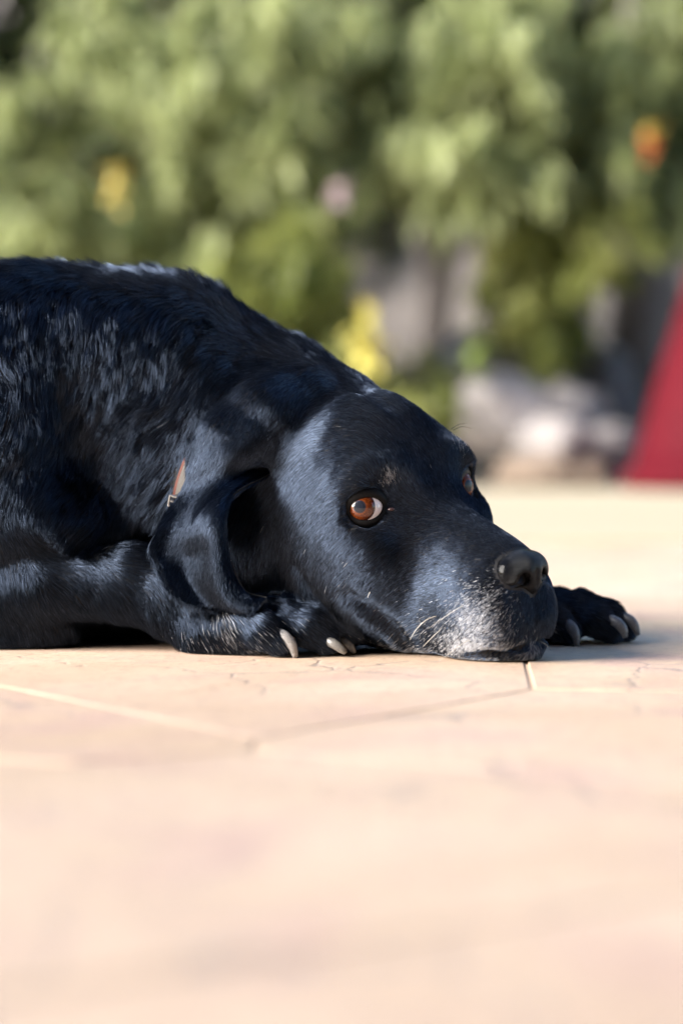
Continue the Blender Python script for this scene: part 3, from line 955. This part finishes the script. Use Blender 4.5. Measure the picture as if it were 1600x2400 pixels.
def cat1(pts, n):
    pts = np.asarray(pts, float); m = len(pts)
    e = np.concatenate([[2 * pts[0] - pts[1]], pts, [2 * pts[-1] - pts[-2]]])
    out = []
    for s in np.linspace(0, m - 1, n):
        i = min(int(s), m - 2); t = s - i
        p0, p1, p2, p3 = e[i:i+4]
        out.append(0.5 * ((2*p1) + (-p0 + p2)*t + (2*p0 - 5*p1 + 4*p2 - p3)*t*t + (-p0 + 3*p1 - 3*p2 + p3)*t**3))
    return np.array(out)
def ear_mesh(ctrl, nu=56, nv=44, thick=7.0):
    C = np.array([[P(*q) for q in row] for row in ctrl])
    G = np.stack([cat1(C[:, j], nu) for j in range(C.shape[1])], 1)
    G = np.stack([cat1(G[i], nv) for i in range(nu)], 0)          # nu x nv x 3
    du = np.gradient(G, axis=0); dv = np.gradient(G, axis=1)
    nrm = np.cross(du, dv); nrm /= np.linalg.norm(nrm, axis=-1, keepdims=True) + 1e-9
    if nrm[nu // 2, nv // 2, 1] > 0: nrm = -nrm                   # outwards = towards the camera side
    edge = np.minimum(np.minimum(np.arange(nv), nv - 1 - np.arange(nv)) / 4.0, 1.0)[None, :]
    edge = np.minimum(edge, np.minimum((nu - 1 - np.arange(nu)) / 4.0, 1.0)[:, None])
    th = thick * np.sqrt(np.clip(edge, 0.08, 1))[..., None]
    A, B = G + nrm * th, G - nrm * th
    V = np.concatenate([A.reshape(-1, 3), B.reshape(-1, 3)])
    n0 = nu * nv
    ii, jj = np.meshgrid(np.arange(nu - 1), np.arange(nv - 1), indexing='ij')
    q0 = (ii * nv + jj).ravel()
    Q1 = np.stack([q0, q0 + 1, q0 + nv + 1, q0 + nv], 1)
    tri = V[Q1[:, :3]]
    gn = np.cross(tri[:, 1] - tri[:, 0], tri[:, 2] - tri[:, 0])
    if (gn * nrm[:-1, :-1].reshape(-1, 3)).sum() < 0: Q1 = Q1[:, ::-1]
    Q2 = Q1[:, ::-1] + n0
    rim = [i * nv for i in range(nu)] + [(nu - 1) * nv + j for j in range(1, nv)] + [i * nv + nv - 1 for i in range(nu - 2, -1, -1)] + [j for j in range(nv - 2, 0, -1)]
    rim = np.array(rim); nx_ = np.roll(rim, -1)
    Q3 = np.stack([rim, nx_, nx_ + n0, rim + n0], 1)
    return V, np.concatenate([Q1, Q2, Q3]), G, nrm, th
VE, QE, EG, EN, ETH = ear_mesh(EAR)
ear = np_mesh('ear', VE, QE, fur_skin.m, DOG)
ear['label'] = 'folded near ear draped over the fore leg'
# far ear: hangs on the hidden side, mirrored through the head's middle plane
def mirror_head(v):
    q = (v - HO) @ HR
    q = q * np.array([1, -1, 1.0])
    return HO + q @ HR.T
VF = mirror_head(VE) + HWd(-10, -30, -70); VF[:, 2] = np.maximum(VF[:, 2], 8)
far_ear = np_mesh('ear', VF, QE[:, ::-1], fur_skin.m, DOG)

# ------------------------------------------------------------------ claws
def claw(pts, radii, mat, flat=0.75):
    pts = cat1([P(*q) for q in pts], 12)
    radii = np.interp(np.linspace(0, 1, 12), np.linspace(0, 1, len(radii)), radii)
    V, F = [], []
    n = 12
    for i, p in enumerate(pts):
        t = pts[min(i + 1, 11)] - pts[max(i - 1, 0)]; t /= np.linalg.norm(t)
        s = np.cross(t, [0, 1, 0]); s /= np.linalg.norm(s)
        o2 = np.cross(t, s)
        for k in range(n):
            a = 2 * math.pi * k / n
            V.append((p + radii[i] * (s * math.cos(a) + o2 * flat * math.sin(a))) * U)
    for i in range(11):
        for k in range(n):
            F.append((i * n + k, i * n + (k + 1) % n, (i + 1) * n + (k + 1) % n, (i + 1) * n + k))
    F.append(tuple(range(n))[::-1]); F.append(tuple(range(11 * n, 12 * n)))
    return mesh_obj('claw', V, F, mat, DOG)
def claw_mat(name, a, b):
    M = Mat(name)
    mp = M.n('ShaderNodeMapping'); M.l(coords(M), mp.inputs[0]); mp.inputs['Scale'].default_value = (1.0, 1.0, 1.0)
    c = M.mix(M.ramp(M.noise(420, 5, .65, mp.outputs[0], 2.0), [(0.35, (0, 0, 0)), (0.65, (1, 1, 1))]), a, b)
    M.set(Base_Color=c, Roughness=0.35)
    return M.m
CL_W = claw_mat('claw_pale', (0.36, 0.34, 0.33), (0.17, 0.16, 0.155))
CL_G = claw_mat('claw_grey', (0.20, 0.185, 0.16), (0.09, 0.085, 0.085))
CL_D = claw_mat('claw_dark', (0.20, 0.20, 0.21), (0.10, 0.10, 0.11))
claw([(638, 1482, 66), (664, 1490, 44), (684, 1512, 38), (692, 1541, 42)], [13, 14, 12.5, 6], CL_W)
claw([(756, 1500, 84), (780, 1508, 64), (800, 1522, 58), (810, 1531, 58)], [11, 12, 10, 5], CL_G)
claw([(788, 1498, 130), (808, 1506, 112), (824, 1520, 106), (832, 1530, 106)], [11, 11, 9, 4], CL_G)
claw([(1320, 1458, 362), (1338, 1470, 338), (1348, 1492, 330), (1350, 1514, 330)], [13, 14, 12, 6], CL_D)
claw([(1416, 1450, 392), (1442, 1458, 368), (1458, 1474, 360), (1464, 1495, 360)], [14, 14, 12, 6], CL_D)
claw([(1452, 1444, 452), (1474, 1452, 436), (1487, 1468, 430), (1494, 1489, 430)], [13, 13, 11, 6], CL_D)
# ------------------------------------------------------------------ fur
# flow anchors: photo pixel, depth, direction (x right, y away, z up), length, lift in degrees
FLOW = [
 (1240, 1300,   0, (-.6, .5, .5),   10, 12), (1150, 1265,  60, (-.85, .4, .2), 14, 12), (1040, 1210, 120, (-.85, .4, .25), 18, 14), (1000, 1270,  50, (-.9, .3, -.2), 18, 12), (1080, 1310,  20, (-.9, .3, -.2), 16, 12), (1130, 1340, 0, (-.9, .3, -.2), 13, 12),
 (1180, 1430, -40, (-.7, .4, -.5),  11, 20), (1100, 1470, -10, (-.6, .4, -.6),  11, 20), (1080, 1520, -10, (-.6, .4, -.6),  13, 20), (1000, 1390,  20, (-.86, .4, -.2), 22, 14),
 (1000, 1500,  20, (-.7, .3, -.5),  24, 22), (1260, 1450, -50, (-.2, .1, -.9),  16, 24), (1200, 1530, -40, (-.6, .2, -.4), 18, 24),
 ( 900, 1330,  60, (-.7, .3, -.6),  24, 12), ( 900, 1450,  60, (-.75, .3, -.5), 28, 16), ( 800, 1400, 100, (-.6, .3, -.7), 34, 14),
 ( 930, 1250,  70, (-.9, .4, -.1),  18, 12), ( 850, 1250, 100, (-.4, .1, -.9),  20, 12), ( 770, 1230, 120, (-.5, .1, -.85), 30, 12),
 ( 780, 1040, 170, (-.9, .3, .1), 28, 12), ( 735, 1050, 190, (-.85, .2, -.3), 30, 12), ( 700, 1150, 150, (-.55, .1, -.8),  34, 12), ( 680, 1280, 140, (-.4, .1, -.9),  38, 14), ( 760, 1110, 150, (-.6, .1, -.75), 32, 12),
 ( 860, 1120, 110, (-.85, .3, .3),   20, 16), ( 910, 1120,  90, (-.3, .2, .8),   24, 26), ( 820, 1060, 170, (-.88, .35, .2), 28, 12),
 ( 960, 1040, 180, (-.75, .35, .5),   26, 14), (1060, 1040, 300, (-.3, .5, .8),   30, 24), (1000, 1140, 160, (-.4, .4, .8), 20, 12),
 (1110, 1140, 330, (-.2, .4, .7),   22, 20), ( 880,  940, 330, (-.8, .5, .2),   34, 14), ( 760,  930, 290, (-.8, .1, -.5), 34, 12),
 ( 680,  990, 215, (-.45, .0, -.85),  32, 12), ( 600,  960, 200, (-.45, .0, -.85),  34, 12), ( 690,  905, 250, (-.6, .0, -.7), 34, 12), ( 540, 1010, 200, (-.3, .0, -.9), 32, 12), ( 470, 1080, 230, (-.3, .0, -.9), 36, 14),
 ( 640, 1250, 250, (-.2, .1, -.9),  30, 12), ( 700,  850, 420, (-.8, .3, .25),  90, 18), ( 560,  800, 400, (-.9, .1, .05), 110, 18),
 ( 600,  740, 520, (-.8, .3, .3),  105, 22), ( 400,  720, 480, (-.9, .1, -.2), 120, 18), ( 300,  850, 330, (-.2, .0, -.95), 110, 22),
 ( 150,  640, 520, (-.9, .2, .0),  110, 20), ( 100,  800, 350, (-.18, .0, -.95), 105, 20), ( 400,  950, 320, (-.6, -.1, -.7), 105, 22),
 ( 350, 1150, 280, (-.7, .0, -.6), 100, 20), ( 150, 1100, 200, (-.7, .0, -.6),  95, 20), (  20, 1000, 220, (-.25, .0, -.95), 90, 18),
 ( 200, 1230, 230, (-.6, .0, -.6),  80, 22), ( 500, 1200, 300, (-.2, .0, -.9),  70, 20),
 ( 300, 1300, 160, (.9, .1, -.1), 34, 12), ( 120, 1310, 180, (.8, .1, -.2), 36, 12),
 (  50, 1350, 200, (.3, .0, -.9),   46, 14), ( 250, 1340, 160, (.7, .0, -.5),   38, 12), ( 250, 1430, 190, (.5, .1, -.8), 62, 24),
 ( 400, 1400, 120, (.6, .0, -.7),   40, 14), ( 370, 1470, 160, (.4, .1, -.9),   62, 30), ( 480, 1490, 100, (.5, .0, -.8), 40, 18),
 ( 600, 1470,  80, (.7, .0, -.6),   36, 18), ( 640, 1530,  60, (.6, .0, -.6),   30, 22), ( 740, 1440, 100, (.85, .0, -.4), 34, 16),
 ( 790, 1500,  90, (.8, .0, -.5),   30, 18), (  60, 1490, 250, (.4, .0, -.8),   50, 20),
 (1330, 1400, 380, (.9, .0, -.1),   34, 18), (1440, 1430, 400, (.85, .0, -.4),  34, 20), (1380, 1500, 370, (.6, .0, -.6), 28, 22),
 (-400,  900, 300, (-.8, .0, -.5), 100, 20), (-900, 900, 500, (-.9, .0, -.4),  100, 20), (300, 700, 900, (-.8, .3, -.4), 110, 20),
 (1000, 1200, 480, (-.6, .6, -.4),  28, 14), (800, 1100, 650, (-.7, .3, -.5),   50, 16),
]
FP = np.array([P(a, b, c) for a, b, c, *_ in FLOW]); FD = np.array([f[3] for f in FLOW], float)
FD /= np.linalg.norm(FD, axis=1, keepdims=True)
FL = np.array([f[4] * (0.70 if f[4] < 60 else 0.66) for f in FLOW], float); FT = np.radians([f[5] + (6 if f[4] >= 90 and f[1] < 860 else 0) for f in FLOW])
def flow_at(p):
    D, Ln, Lf = np.zeros((len(p), 3)), np.zeros(len(p)), np.zeros(len(p))
    for i in range(0, len(p), 50000):
        q = p[i:i+50000]
        w2 = 1 / ((((q[:, None] - FP[None]) ** 2).sum(-1)) + 900.0) ** 2.0
        w2 /= w2.sum(1, keepdims=True)
        D[i:i+50000] = w2 @ FD; Ln[i:i+50000] = w2 @ FL; Lf[i:i+50000] = w2 @ FT
    return D, Ln, Lf

_K = rng.normal(size=(3, 10, 3)); _PH = rng.uniform(0, 6.28, (3, 10))
def vnoise(p, size):
    """smooth vector noise"""
    out = np.zeros((len(p), 3))
    for c in range(3):
        out[:, c] = np.sin(p @ (_K[c].T / size * 1.6) + _PH[c]).sum(1) / 3.2
    return out

def surf(o):
    me = o.data
    n = len(me.vertices)
    V = np.empty(n * 3, np.float32); me.vertices.foreach_get('co', V); V = V.reshape(-1, 3) / U
    N = np.empty(n * 3, np.float32); me.vertex_normals.foreach_get('vector', N); N = N.reshape(-1, 3)
    me.calc_loop_triangles()
    T = np.empty(len(me.loop_triangles) * 3, np.int32); me.loop_triangles.foreach_get('vertices', T)
    return V.astype(float), N.astype(float), T.reshape(-1, 3)

def sample(V, N, T, weight, count):
    a, b, c = V[T[:, 0]], V[T[:, 1]], V[T[:, 2]]
    ar = 0.5 * np.linalg.norm(np.cross(b - a, c - a), axis=1)
    cen = (a + b + c) / 3; nc_ = N[T].mean(1)
    w_ = ar * weight(cen, nc_)
    cum = np.cumsum(w_); cum /= cum[-1]
    i = np.searchsorted(cum, rng.random(count))
    u, v = rng.random((2, count)); f = u + v > 1; u[f], v[f] = 1 - u[f], 1 - v[f]
    p = a[i] + (b[i] - a[i]) * u[:, None] + (c[i] - a[i]) * v[:, None]
    t = T[i]
    n = N[t[:, 0]] * (1 - u - v)[:, None] + N[t[:, 1]] * u[:, None] + N[t[:, 2]] * v[:, None]
    n /= np.linalg.norm(n, axis=1, keepdims=True) + 1e-9
    return p, n

def smooth01(x, a, b):
    t = np.clip((x - a) / (b - a), 0, 1)
    return t * t * (3 - 2 * t)

def blob(p, c, r):
    return np.exp(-(((p - np.asarray(c)) / np.asarray(r)) ** 2).sum(1))

def seen(p, n):
    px, py = project(p)
    v = CAMP - p; v /= np.linalg.norm(v, axis=1, keepdims=True)
    face = smooth01((n * v).sum(1), -0.45, -0.05)
    inside = 0.35 + 0.65 * smooth01(px, -420, -60)
    return 0.10 + 0.90 * face * inside * smooth01(px, -1500, -700)

def make_fur(name, p, n, parent, mat, width=0.48, flow=None, clump=None, wave=0.16, pts=5, grey=None, lmul=1.0):
    D, Ln, Lf = flow_at(p)
    if flow is not None: D = flow(p, D)
    sn = seen(p, n)
    sh = smooth01(Ln, 24, 60)[:, None]
    D = D + vnoise(p, 170) * (0.05 + .10 * sh) + vnoise(p + 900, 45) * (0.02 + .08 * sh) + vnoise(p + 500, 9) * 0.05 + rng.normal(size=p.shape) * (0.06 + .04 * sh)
    D -= n * (D * n).sum(1, keepdims=True)
    D /= np.linalg.norm(D, axis=1, keepdims=True) + 1e-9
    L = Ln * lmul * (0.75 + 0.5 * rng.random(len(p)))
    lift = np.clip(Lf * (0.7 + 0.8 * rng.random(len(p))), 0, 1.2)
    t = np.linspace(0, 1, pts)[None, :, None]
    cl, s_ = np.cos(lift)[:, None, None], np.sin(lift)[:, None, None]
    LL = L[:, None, None]
    pos = p[:, None] + LL * (D[:, None] * t * cl + n[:, None] * s_ * (t - 0.45 * t * t))
    side = np.cross(n, D)
    wv = (vnoise(p + 300, 18) * wave * (.2 + .8 * sh))[:, None]
    pos = pos + LL * wv * t ** 2
    pos[..., 2] -= (L * 0.05)[:, None] * t[..., 0] ** 2
    if clump is not None:
        from mathutils import kdtree
        m = np.nonzero(Ln > 34)[0]
        if len(m):
            nc_ = max(10, int(len(m) / clump))
            ci = rng.choice(m, nc_, replace=False)
            kd = kdtree.KDTree(nc_)
            for k, j in enumerate(ci): kd.insert(p[j], k)
            kd.balance()
            near = np.array([kd.find(q)[1] for q in p[m]])
            tgt = pos[ci[near]]
            f = (0.42 * smooth01(Ln[m], 34, 65))[:, None, None] * (t ** 1.3)
            f = f * (0.5 + 0.6 * rng.random((len(m), 1, 1)))
            off = tgt[:, -1:] - tgt[:, :1]
            pos[m] = pos[m] * (1 - f) + tgt * f
    pos[..., 2] = np.maximum(pos[..., 2], 1.5)
    cu = bpy.data.hair_curves.new(name)
    cu.add_curves([pts] * len(p))
    cu.attributes['position'].data.foreach_set('vector', (pos * U).astype(np.float32).ravel())
    wd = width * (0.75 + 0.5 * rng.random(len(p))) * (1 + 1.4 * smooth01(-sn, -0.6, -0.15)) * np.clip(0.80 + Ln / 300, 0.8, 1.1)
    prof = np.array([1.0, 1.0, 0.85, 0.6, 0.15]) if pts == 5 else np.linspace(1, .15, pts)
    rad = (wd[:, None] * prof[None]) * U
    ra = cu.attributes.get('radius') or cu.attributes.new('radius', 'FLOAT', 'POINT')
    ra.data.foreach_set('value', rad.astype(np.float32).ravel())
    g = np.zeros(len(p)) if grey is None else grey(p, n)
    g = np.where(rng.random(len(p)) < g, 0.30 + 0.70 * rng.random(len(p)), 0.0)
    at = cu.attributes.new('grey', 'FLOAT', 'CURVE')
    at.data.foreach_set('value', g.astype(np.float32))
    at = cu.attributes.new('gloss', 'FLOAT', 'CURVE')
    at.data.foreach_set('value', np.clip(rng.lognormal(-0.06, 0.33, len(p)), 0.2, 2.5) * (1 - 0.45 * smooth01(-p[:, 0], 200, 330) * smooth01(-p[:, 2], -330, -260)).astype(np.float32))
    cu.materials.append(mat)
    return link(bpy.data.objects.new(name, cu), parent)

def fur_material():
    m = bpy.data.materials.new('black_fur'); m.use_nodes = True
    t = m.node_tree
    for n_ in list(t.nodes):
        if n_.type == 'BSDF_PRINCIPLED': t.nodes.remove(n_)
    out = [n_ for n_ in t.nodes if n_.type == 'OUTPUT_MATERIAL'][0]
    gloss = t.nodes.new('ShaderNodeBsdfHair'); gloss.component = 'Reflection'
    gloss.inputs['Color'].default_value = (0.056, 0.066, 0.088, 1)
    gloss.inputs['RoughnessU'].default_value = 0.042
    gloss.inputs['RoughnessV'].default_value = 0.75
    h = t.nodes.new('ShaderNodeBsdfPrincipled')
    h.inputs['Base Color'].default_value = (0.68, 0.70, 0.75, 1)
    h.inputs['Roughness'].default_value = 0.5
    sh_ = t.nodes.new('ShaderNodeAttribute'); sh_.attribute_name = 'gloss'
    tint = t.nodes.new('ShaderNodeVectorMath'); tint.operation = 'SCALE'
    tint.inputs[0].default_value = (0.047, 0.061, 0.090)  # blue sheen of the sky put into the black coat's reflection colour
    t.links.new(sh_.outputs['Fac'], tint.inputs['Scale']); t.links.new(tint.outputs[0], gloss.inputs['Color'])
    at = t.nodes.new('ShaderNodeAttribute'); at.attribute_name = 'grey'
    mx = t.nodes.new('ShaderNodeMixShader')
    t.links.new(at.outputs['Fac'], mx.inputs[0])
    t.links.new(gloss.outputs[0], mx.inputs[1]); t.links.new(h.outputs[0], mx.inputs[2])
    t.links.new(mx.outputs[0], out.inputs[0])
    return m
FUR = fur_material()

def eye_clear(p):
    k = np.ones(len(p))
    for side in (-1, 1):
        c, ax = eye_frame(side)
        v = p - c; r = np.linalg.norm(v, axis=1)
        ang = np.degrees(np.arccos(np.clip((v @ ax) / (r + 1e-6), -1, 1)))
        k *= np.maximum(smooth01(r, EYE_R + 22, EYE_R + 30), smooth01(ang, 46, 53))
    return k
def nose_clear(p):
    return smooth01(nose_field(p.astype(np.float32)), 1.0, 6.0)

def lip_dist(p):
    q = (p - HO) @ HR
    q = np.stack([q[:, 0], np.abs(q[:, 1]), q[:, 2]], 1).astype(np.float32)
    return np.minimum(cone(q, (346, 16, 54), (292, 94, 50), 0, 0), cone(q, (292, 94, 50), (205, 140, 26), 0, 0)) - 6
GREY = []      # (centre, radii, strength) of greyed patches
def grey_map(p, n):
    g = np.zeros(len(p))
    for c, r, s in GREY:
        g = np.maximum(g, s * blob(p, c, r))
    g = np.maximum(g, 0.0002)
    spots = smooth01(vnoise(p + 77, 5.0)[:, 0] + vnoise(p, 14)[:, 1] * .4, -0.75, 0.0)
    g = g * smooth01(lip_dist(p), 5, 12)
    return g * (0.55 + 0.45 * spots)
for px, py, r, st in [(1115, 1462, (56, 80, 56), 0.8), (1105, 1515, (78, 80, 36), 1.2), (1140, 1400, (40, 60, 32), 0.3), (1060, 1500, (50, 60, 40), 0.5),
                     (950, 1532, (110, 80, 22), 0.75), (880, 1528, (50, 60, 18), 0.6), (1240, 1528, (70, 60, 26), 0.5), (1278, 1490, (26, 50, 50), 0.28),
                     (1000, 1480, (80, 60, 40), 0.10), (914, 1122, (18, 40, 16), 0.45), (1085, 1050, (18, 40, 18), 0.25),
                     (525, 1478, (22, 50, 46), 0.38), (610, 1528, (60, 60, 14), 0.5), (710, 1532, (50, 60, 14), 0.45), (480, 1500, (90, 60, 30), 0.08),
                     (640, 1490, (60, 60, 40), 0.08), (800, 1380, (150, 60, 110), 0.004)]:
    GREY.append((on_body(px, py), r, st))

COLLAR_SPOT = on_body(432, 1130)
def collar_clear(p): return 1 - np.clip(1.6 * blob(p, COLLAR_SPOT + np.array([-12, 0, 0]), (22, 60, 58)), 0, 1)
Vb, Nb, Tb = surf(body)
ga = body.data.attributes.new('grey', 'FLOAT', 'POINT')
gv = np.zeros(len(Vb))
for c, r, st in GREY:
    if st > 0.3: gv = np.maximum(gv, st * blob(Vb, c, r))
gv *= smooth01(lip_dist(Vb), 4, 12)
ga.data.foreach_set('value', np.clip(gv, 0, 1).astype(np.float32))
def wgt(c, n):
    D, Ln, Lf = flow_at(c)
    dens = np.clip(24.0 / Ln, 0.4, 3.2)
    floor_ = smooth01(c[:, 2], 3, 9)
    return seen(c, n) * dens * eye_clear(c) * nose_clear(c) * floor_ * collar_clear(c) * (0.15 + 0.85 * smooth01(lip_dist(c), 2, 9))
p_, n_ = sample(Vb, Nb, Tb, wgt, N_FUR)
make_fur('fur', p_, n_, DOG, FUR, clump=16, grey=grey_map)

# ear fur, lying down the flap
Ve, Ne, Te = surf(ear)
down = np.gradient(EG, axis=0); down /= np.linalg.norm(down, axis=-1, keepdims=True)
EGf, DNf = EG.reshape(-1, 3), down.reshape(-1, 3)
def ear_flow(p, D):
    from mathutils import kdtree
    kd = kdtree.KDTree(len(EGf))
    for k, q in enumerate(EGf): kd.insert(q, k)
    kd.balance()
    i = np.array([kd.find(q)[1] for q in p])
    return DNf[i] * 0.4 + np.array([-0.5, 0, -0.75])
pe, ne = sample(Ve, Ne, Te, lambda c, n: seen(c, n), N_FUR // 7)
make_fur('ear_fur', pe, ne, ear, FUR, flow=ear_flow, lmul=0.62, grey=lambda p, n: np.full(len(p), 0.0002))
# whiskers: single coarse hairs on the lip and brow
def whisker(pts, r, mat):
    pts = cat1([P(*q) for q in pts], 9)
    V, F = [], []
    for i, q in enumerate(pts):
        t = pts[min(i + 1, 8)] - pts[max(i - 1, 0)]; t /= np.linalg.norm(t)
        s = np.cross(t, [0, 1, 0.2]); s /= np.linalg.norm(s); o2 = np.cross(t, s)
        rr = r * (1 - 0.75 * i / 8)
        for k in range(6):
            a = 2 * math.pi * k / 6
            V.append((q + rr * (s * math.cos(a) + o2 * math.sin(a))) * U)
    for i in range(8):
        for k in range(6):
            F.append((i * 6 + k, i * 6 + (k + 1) % 6, (i + 1) * 6 + (k + 1) % 6, (i + 1) * 6 + k))
    return mesh_obj('whisker', V, F, mat, DOG)
WH_W = Mat('whisker_white').set(Base_Color=(0.75, 0.72, 0.66), Roughness=0.4).m
WH_B = Mat('whisker_black').set(Base_Color=(0.01, 0.01, 0.012), Roughness=0.4).m
whisker([(1026, 1443, -20), (1000, 1452, -45), (975, 1475, -62), (960, 1500, -66)], 1.35, WH_W)
whisker([(1034, 1474, -20), (1018, 1488, -44), (1000, 1506, -56), (990, 1516, -58)], 1.2, WH_W)
whisker([(868, 1385, 30), (864, 1393, 15), (861, 1401, 8)], 1.1, WH_W)
whisker([(1062, 1008, 285), (1082, 1000, 270), (1105, 1004, 262)], 1.1, WH_B)
whisker([(1056, 1006, 285), (1075, 995, 272), (1094, 992, 266)], 1.0, WH_B)
whisker([(1255, 1500, -60), (1275, 1508, -85), (1290, 1524, -100)], 1.0, WH_B)
for a, b, l, dz in ((1085, 1420, 70, .25), (1120, 1460, 80, .5), (1070, 1465, 75, .45), (1150, 1440, 60, .7), (1100, 1500, 60, .3), (1180, 1470, 55, .8)):
    q = on_body(a, b)
    d1 = np.array([-.7, -.5, -.3]); d2 = np.array([-.8, -.2, -dz - .3])
    ps = [q, q + d1 * l * .4, q + d1 * l * .5 + d2 * l * .5, q + d1 * l * .55 + d2 * l]
    px_ = [(*project(v), v[1]) for v in ps]
    whisker(px_, 0.9, WH_W if dz < .4 else WH_B)
# ------------------------------------------------------------------ collar
def make_collar():
    root = empty('dog_collar', tuple(np.array([-296, 484, 300]) * U))
    tag(root, 'narrow beige collar with red trim half hidden in the fur behind the ear', 'collar')
    A, Bp = np.array([-560, 540, 640.0]), np.array([-60, 430, 490.0])
    ax = (Bp - A) / np.linalg.norm(Bp - A)
    spot = COLLAR_SPOT
    c = A + ax * ((spot - A) @ ax)
    s = np.cross(ax, [0, 0, 1.0]); s /= np.linalg.norm(s); u_ = np.cross(s, ax)
    N = 160
    ang = np.linspace(0, 2 * math.pi, N, endpoint=False)
    dirs = np.outer(np.cos(ang), s) + np.outer(np.sin(ang), u_)
    rows = []
    for off in (-22, -16, 0, 16, 22):
        r = np.linspace(60, 420, 181)
        pts = c + ax * off + dirs[:, None] * r[None, :, None]
        f = body_field(pts.reshape(-1, 3).astype(np.float32)).reshape(N, -1)
        k = np.argmax(f > 0, axis=1); k = np.where(f.max(1) > 0, k, 170)
        rad = r[k]
        for _ in range(2): rad = (np.roll(rad, 1) + np.roll(rad, -1) + rad) / 3
        rows.append(rad)
    rad = rows[2]
    SINK = -19 + 18 * np.exp(-((c + dirs * rad[:, None] - spot) ** 2).sum(1) / 52.0 ** 2)
    V, F = [], []
    prof = [(-20, -6), (-20, 3), (-14, 4), (14, 4), (20, 3), (20, -6)]
    for i in range(N):
        for off, h in prof: V.append((c + ax * off + dirs[i] * (rad[i] + h + SINK[i])) * U - np.array(root.location))
    m = len(prof)
    for i in range(N):
        for j in range(m):
            a, b = i * m + j, ((i + 1) % N) * m + j
            a2, b2 = i * m + (j + 1) % m, ((i + 1) % N) * m + (j + 1) % m
            F.append((a, b, b2, a2))
    M = Mat('collar_webbing')
    M.set(Base_Color=M.ramp(M.noise(900, 3, .6), [(0.35, (0.12, 0.11, 0.10)), (0.65, (0.24, 0.225, 0.21))]), Roughness=0.8)
    M.bump(M.noise(1800, 2, .5), .4, .001)
    R2 = Mat('collar_red').set(Base_Color=(0.10, 0.025, 0.015), Roughness=0.7).m
    st = mesh_obj('strap', V, F, M.m, root)
    st.data.materials.append(R2)
    idx = [1 if (k % m) == 1 else 0 for k in range(len(F))]
    st.data.polygons.foreach_set('material_index', idx)
    # buckle: a flat metal frame on the strap
    bc = on_body(420, 1182, 14)
    i = int(np.argmin([np.linalg.norm(c + dirs[q] * rad[q] - bc) for q in range(N)]))
    o = c + dirs[i] * (rad[i] + 5); tg = (c + dirs[(i + 2) % N] * rad[(i + 2) % N]) - (c + dirs[i - 2] * rad[i - 2]); tg /= np.linalg.norm(tg)
    bm_v, bm_f = [], []
    path = [o + ax * a_ * 23 + tg * b_ * 14 for a_, b_ in ((-1, -1), (1, -1), (1, 1), (-1, 1))]
    def bar(p, q, r=3.2):
        t = (q - p) / np.linalg.norm(q - p); s1 = np.cross(t, dirs[i]); k0 = len(bm_v)
        for e in (p, q):
            for a_ in range(8):
                th = a_ * math.pi / 4
                bm_v.append((e + r * (s1 * math.cos(th) + dirs[i] * math.sin(th))) * U - np.array(root.location))
        for a_ in range(8): bm_f.append((k0 + a_, k0 + (a_ + 1) % 8, k0 + 8 + (a_ + 1) % 8, k0 + 8 + a_))
    for a_ in range(4): bar(path[a_], path[(a_ + 1) % 4])
    bar((path[0] + path[3]) / 2, (path[1] + path[2]) / 2, 2.4)
    mesh_obj('buckle', bm_v, bm_f, Mat('steel').set(Base_Color=(0.6, 0.6, 0.6), Metallic=1.0, Roughness=0.3).m, root)
make_collar()
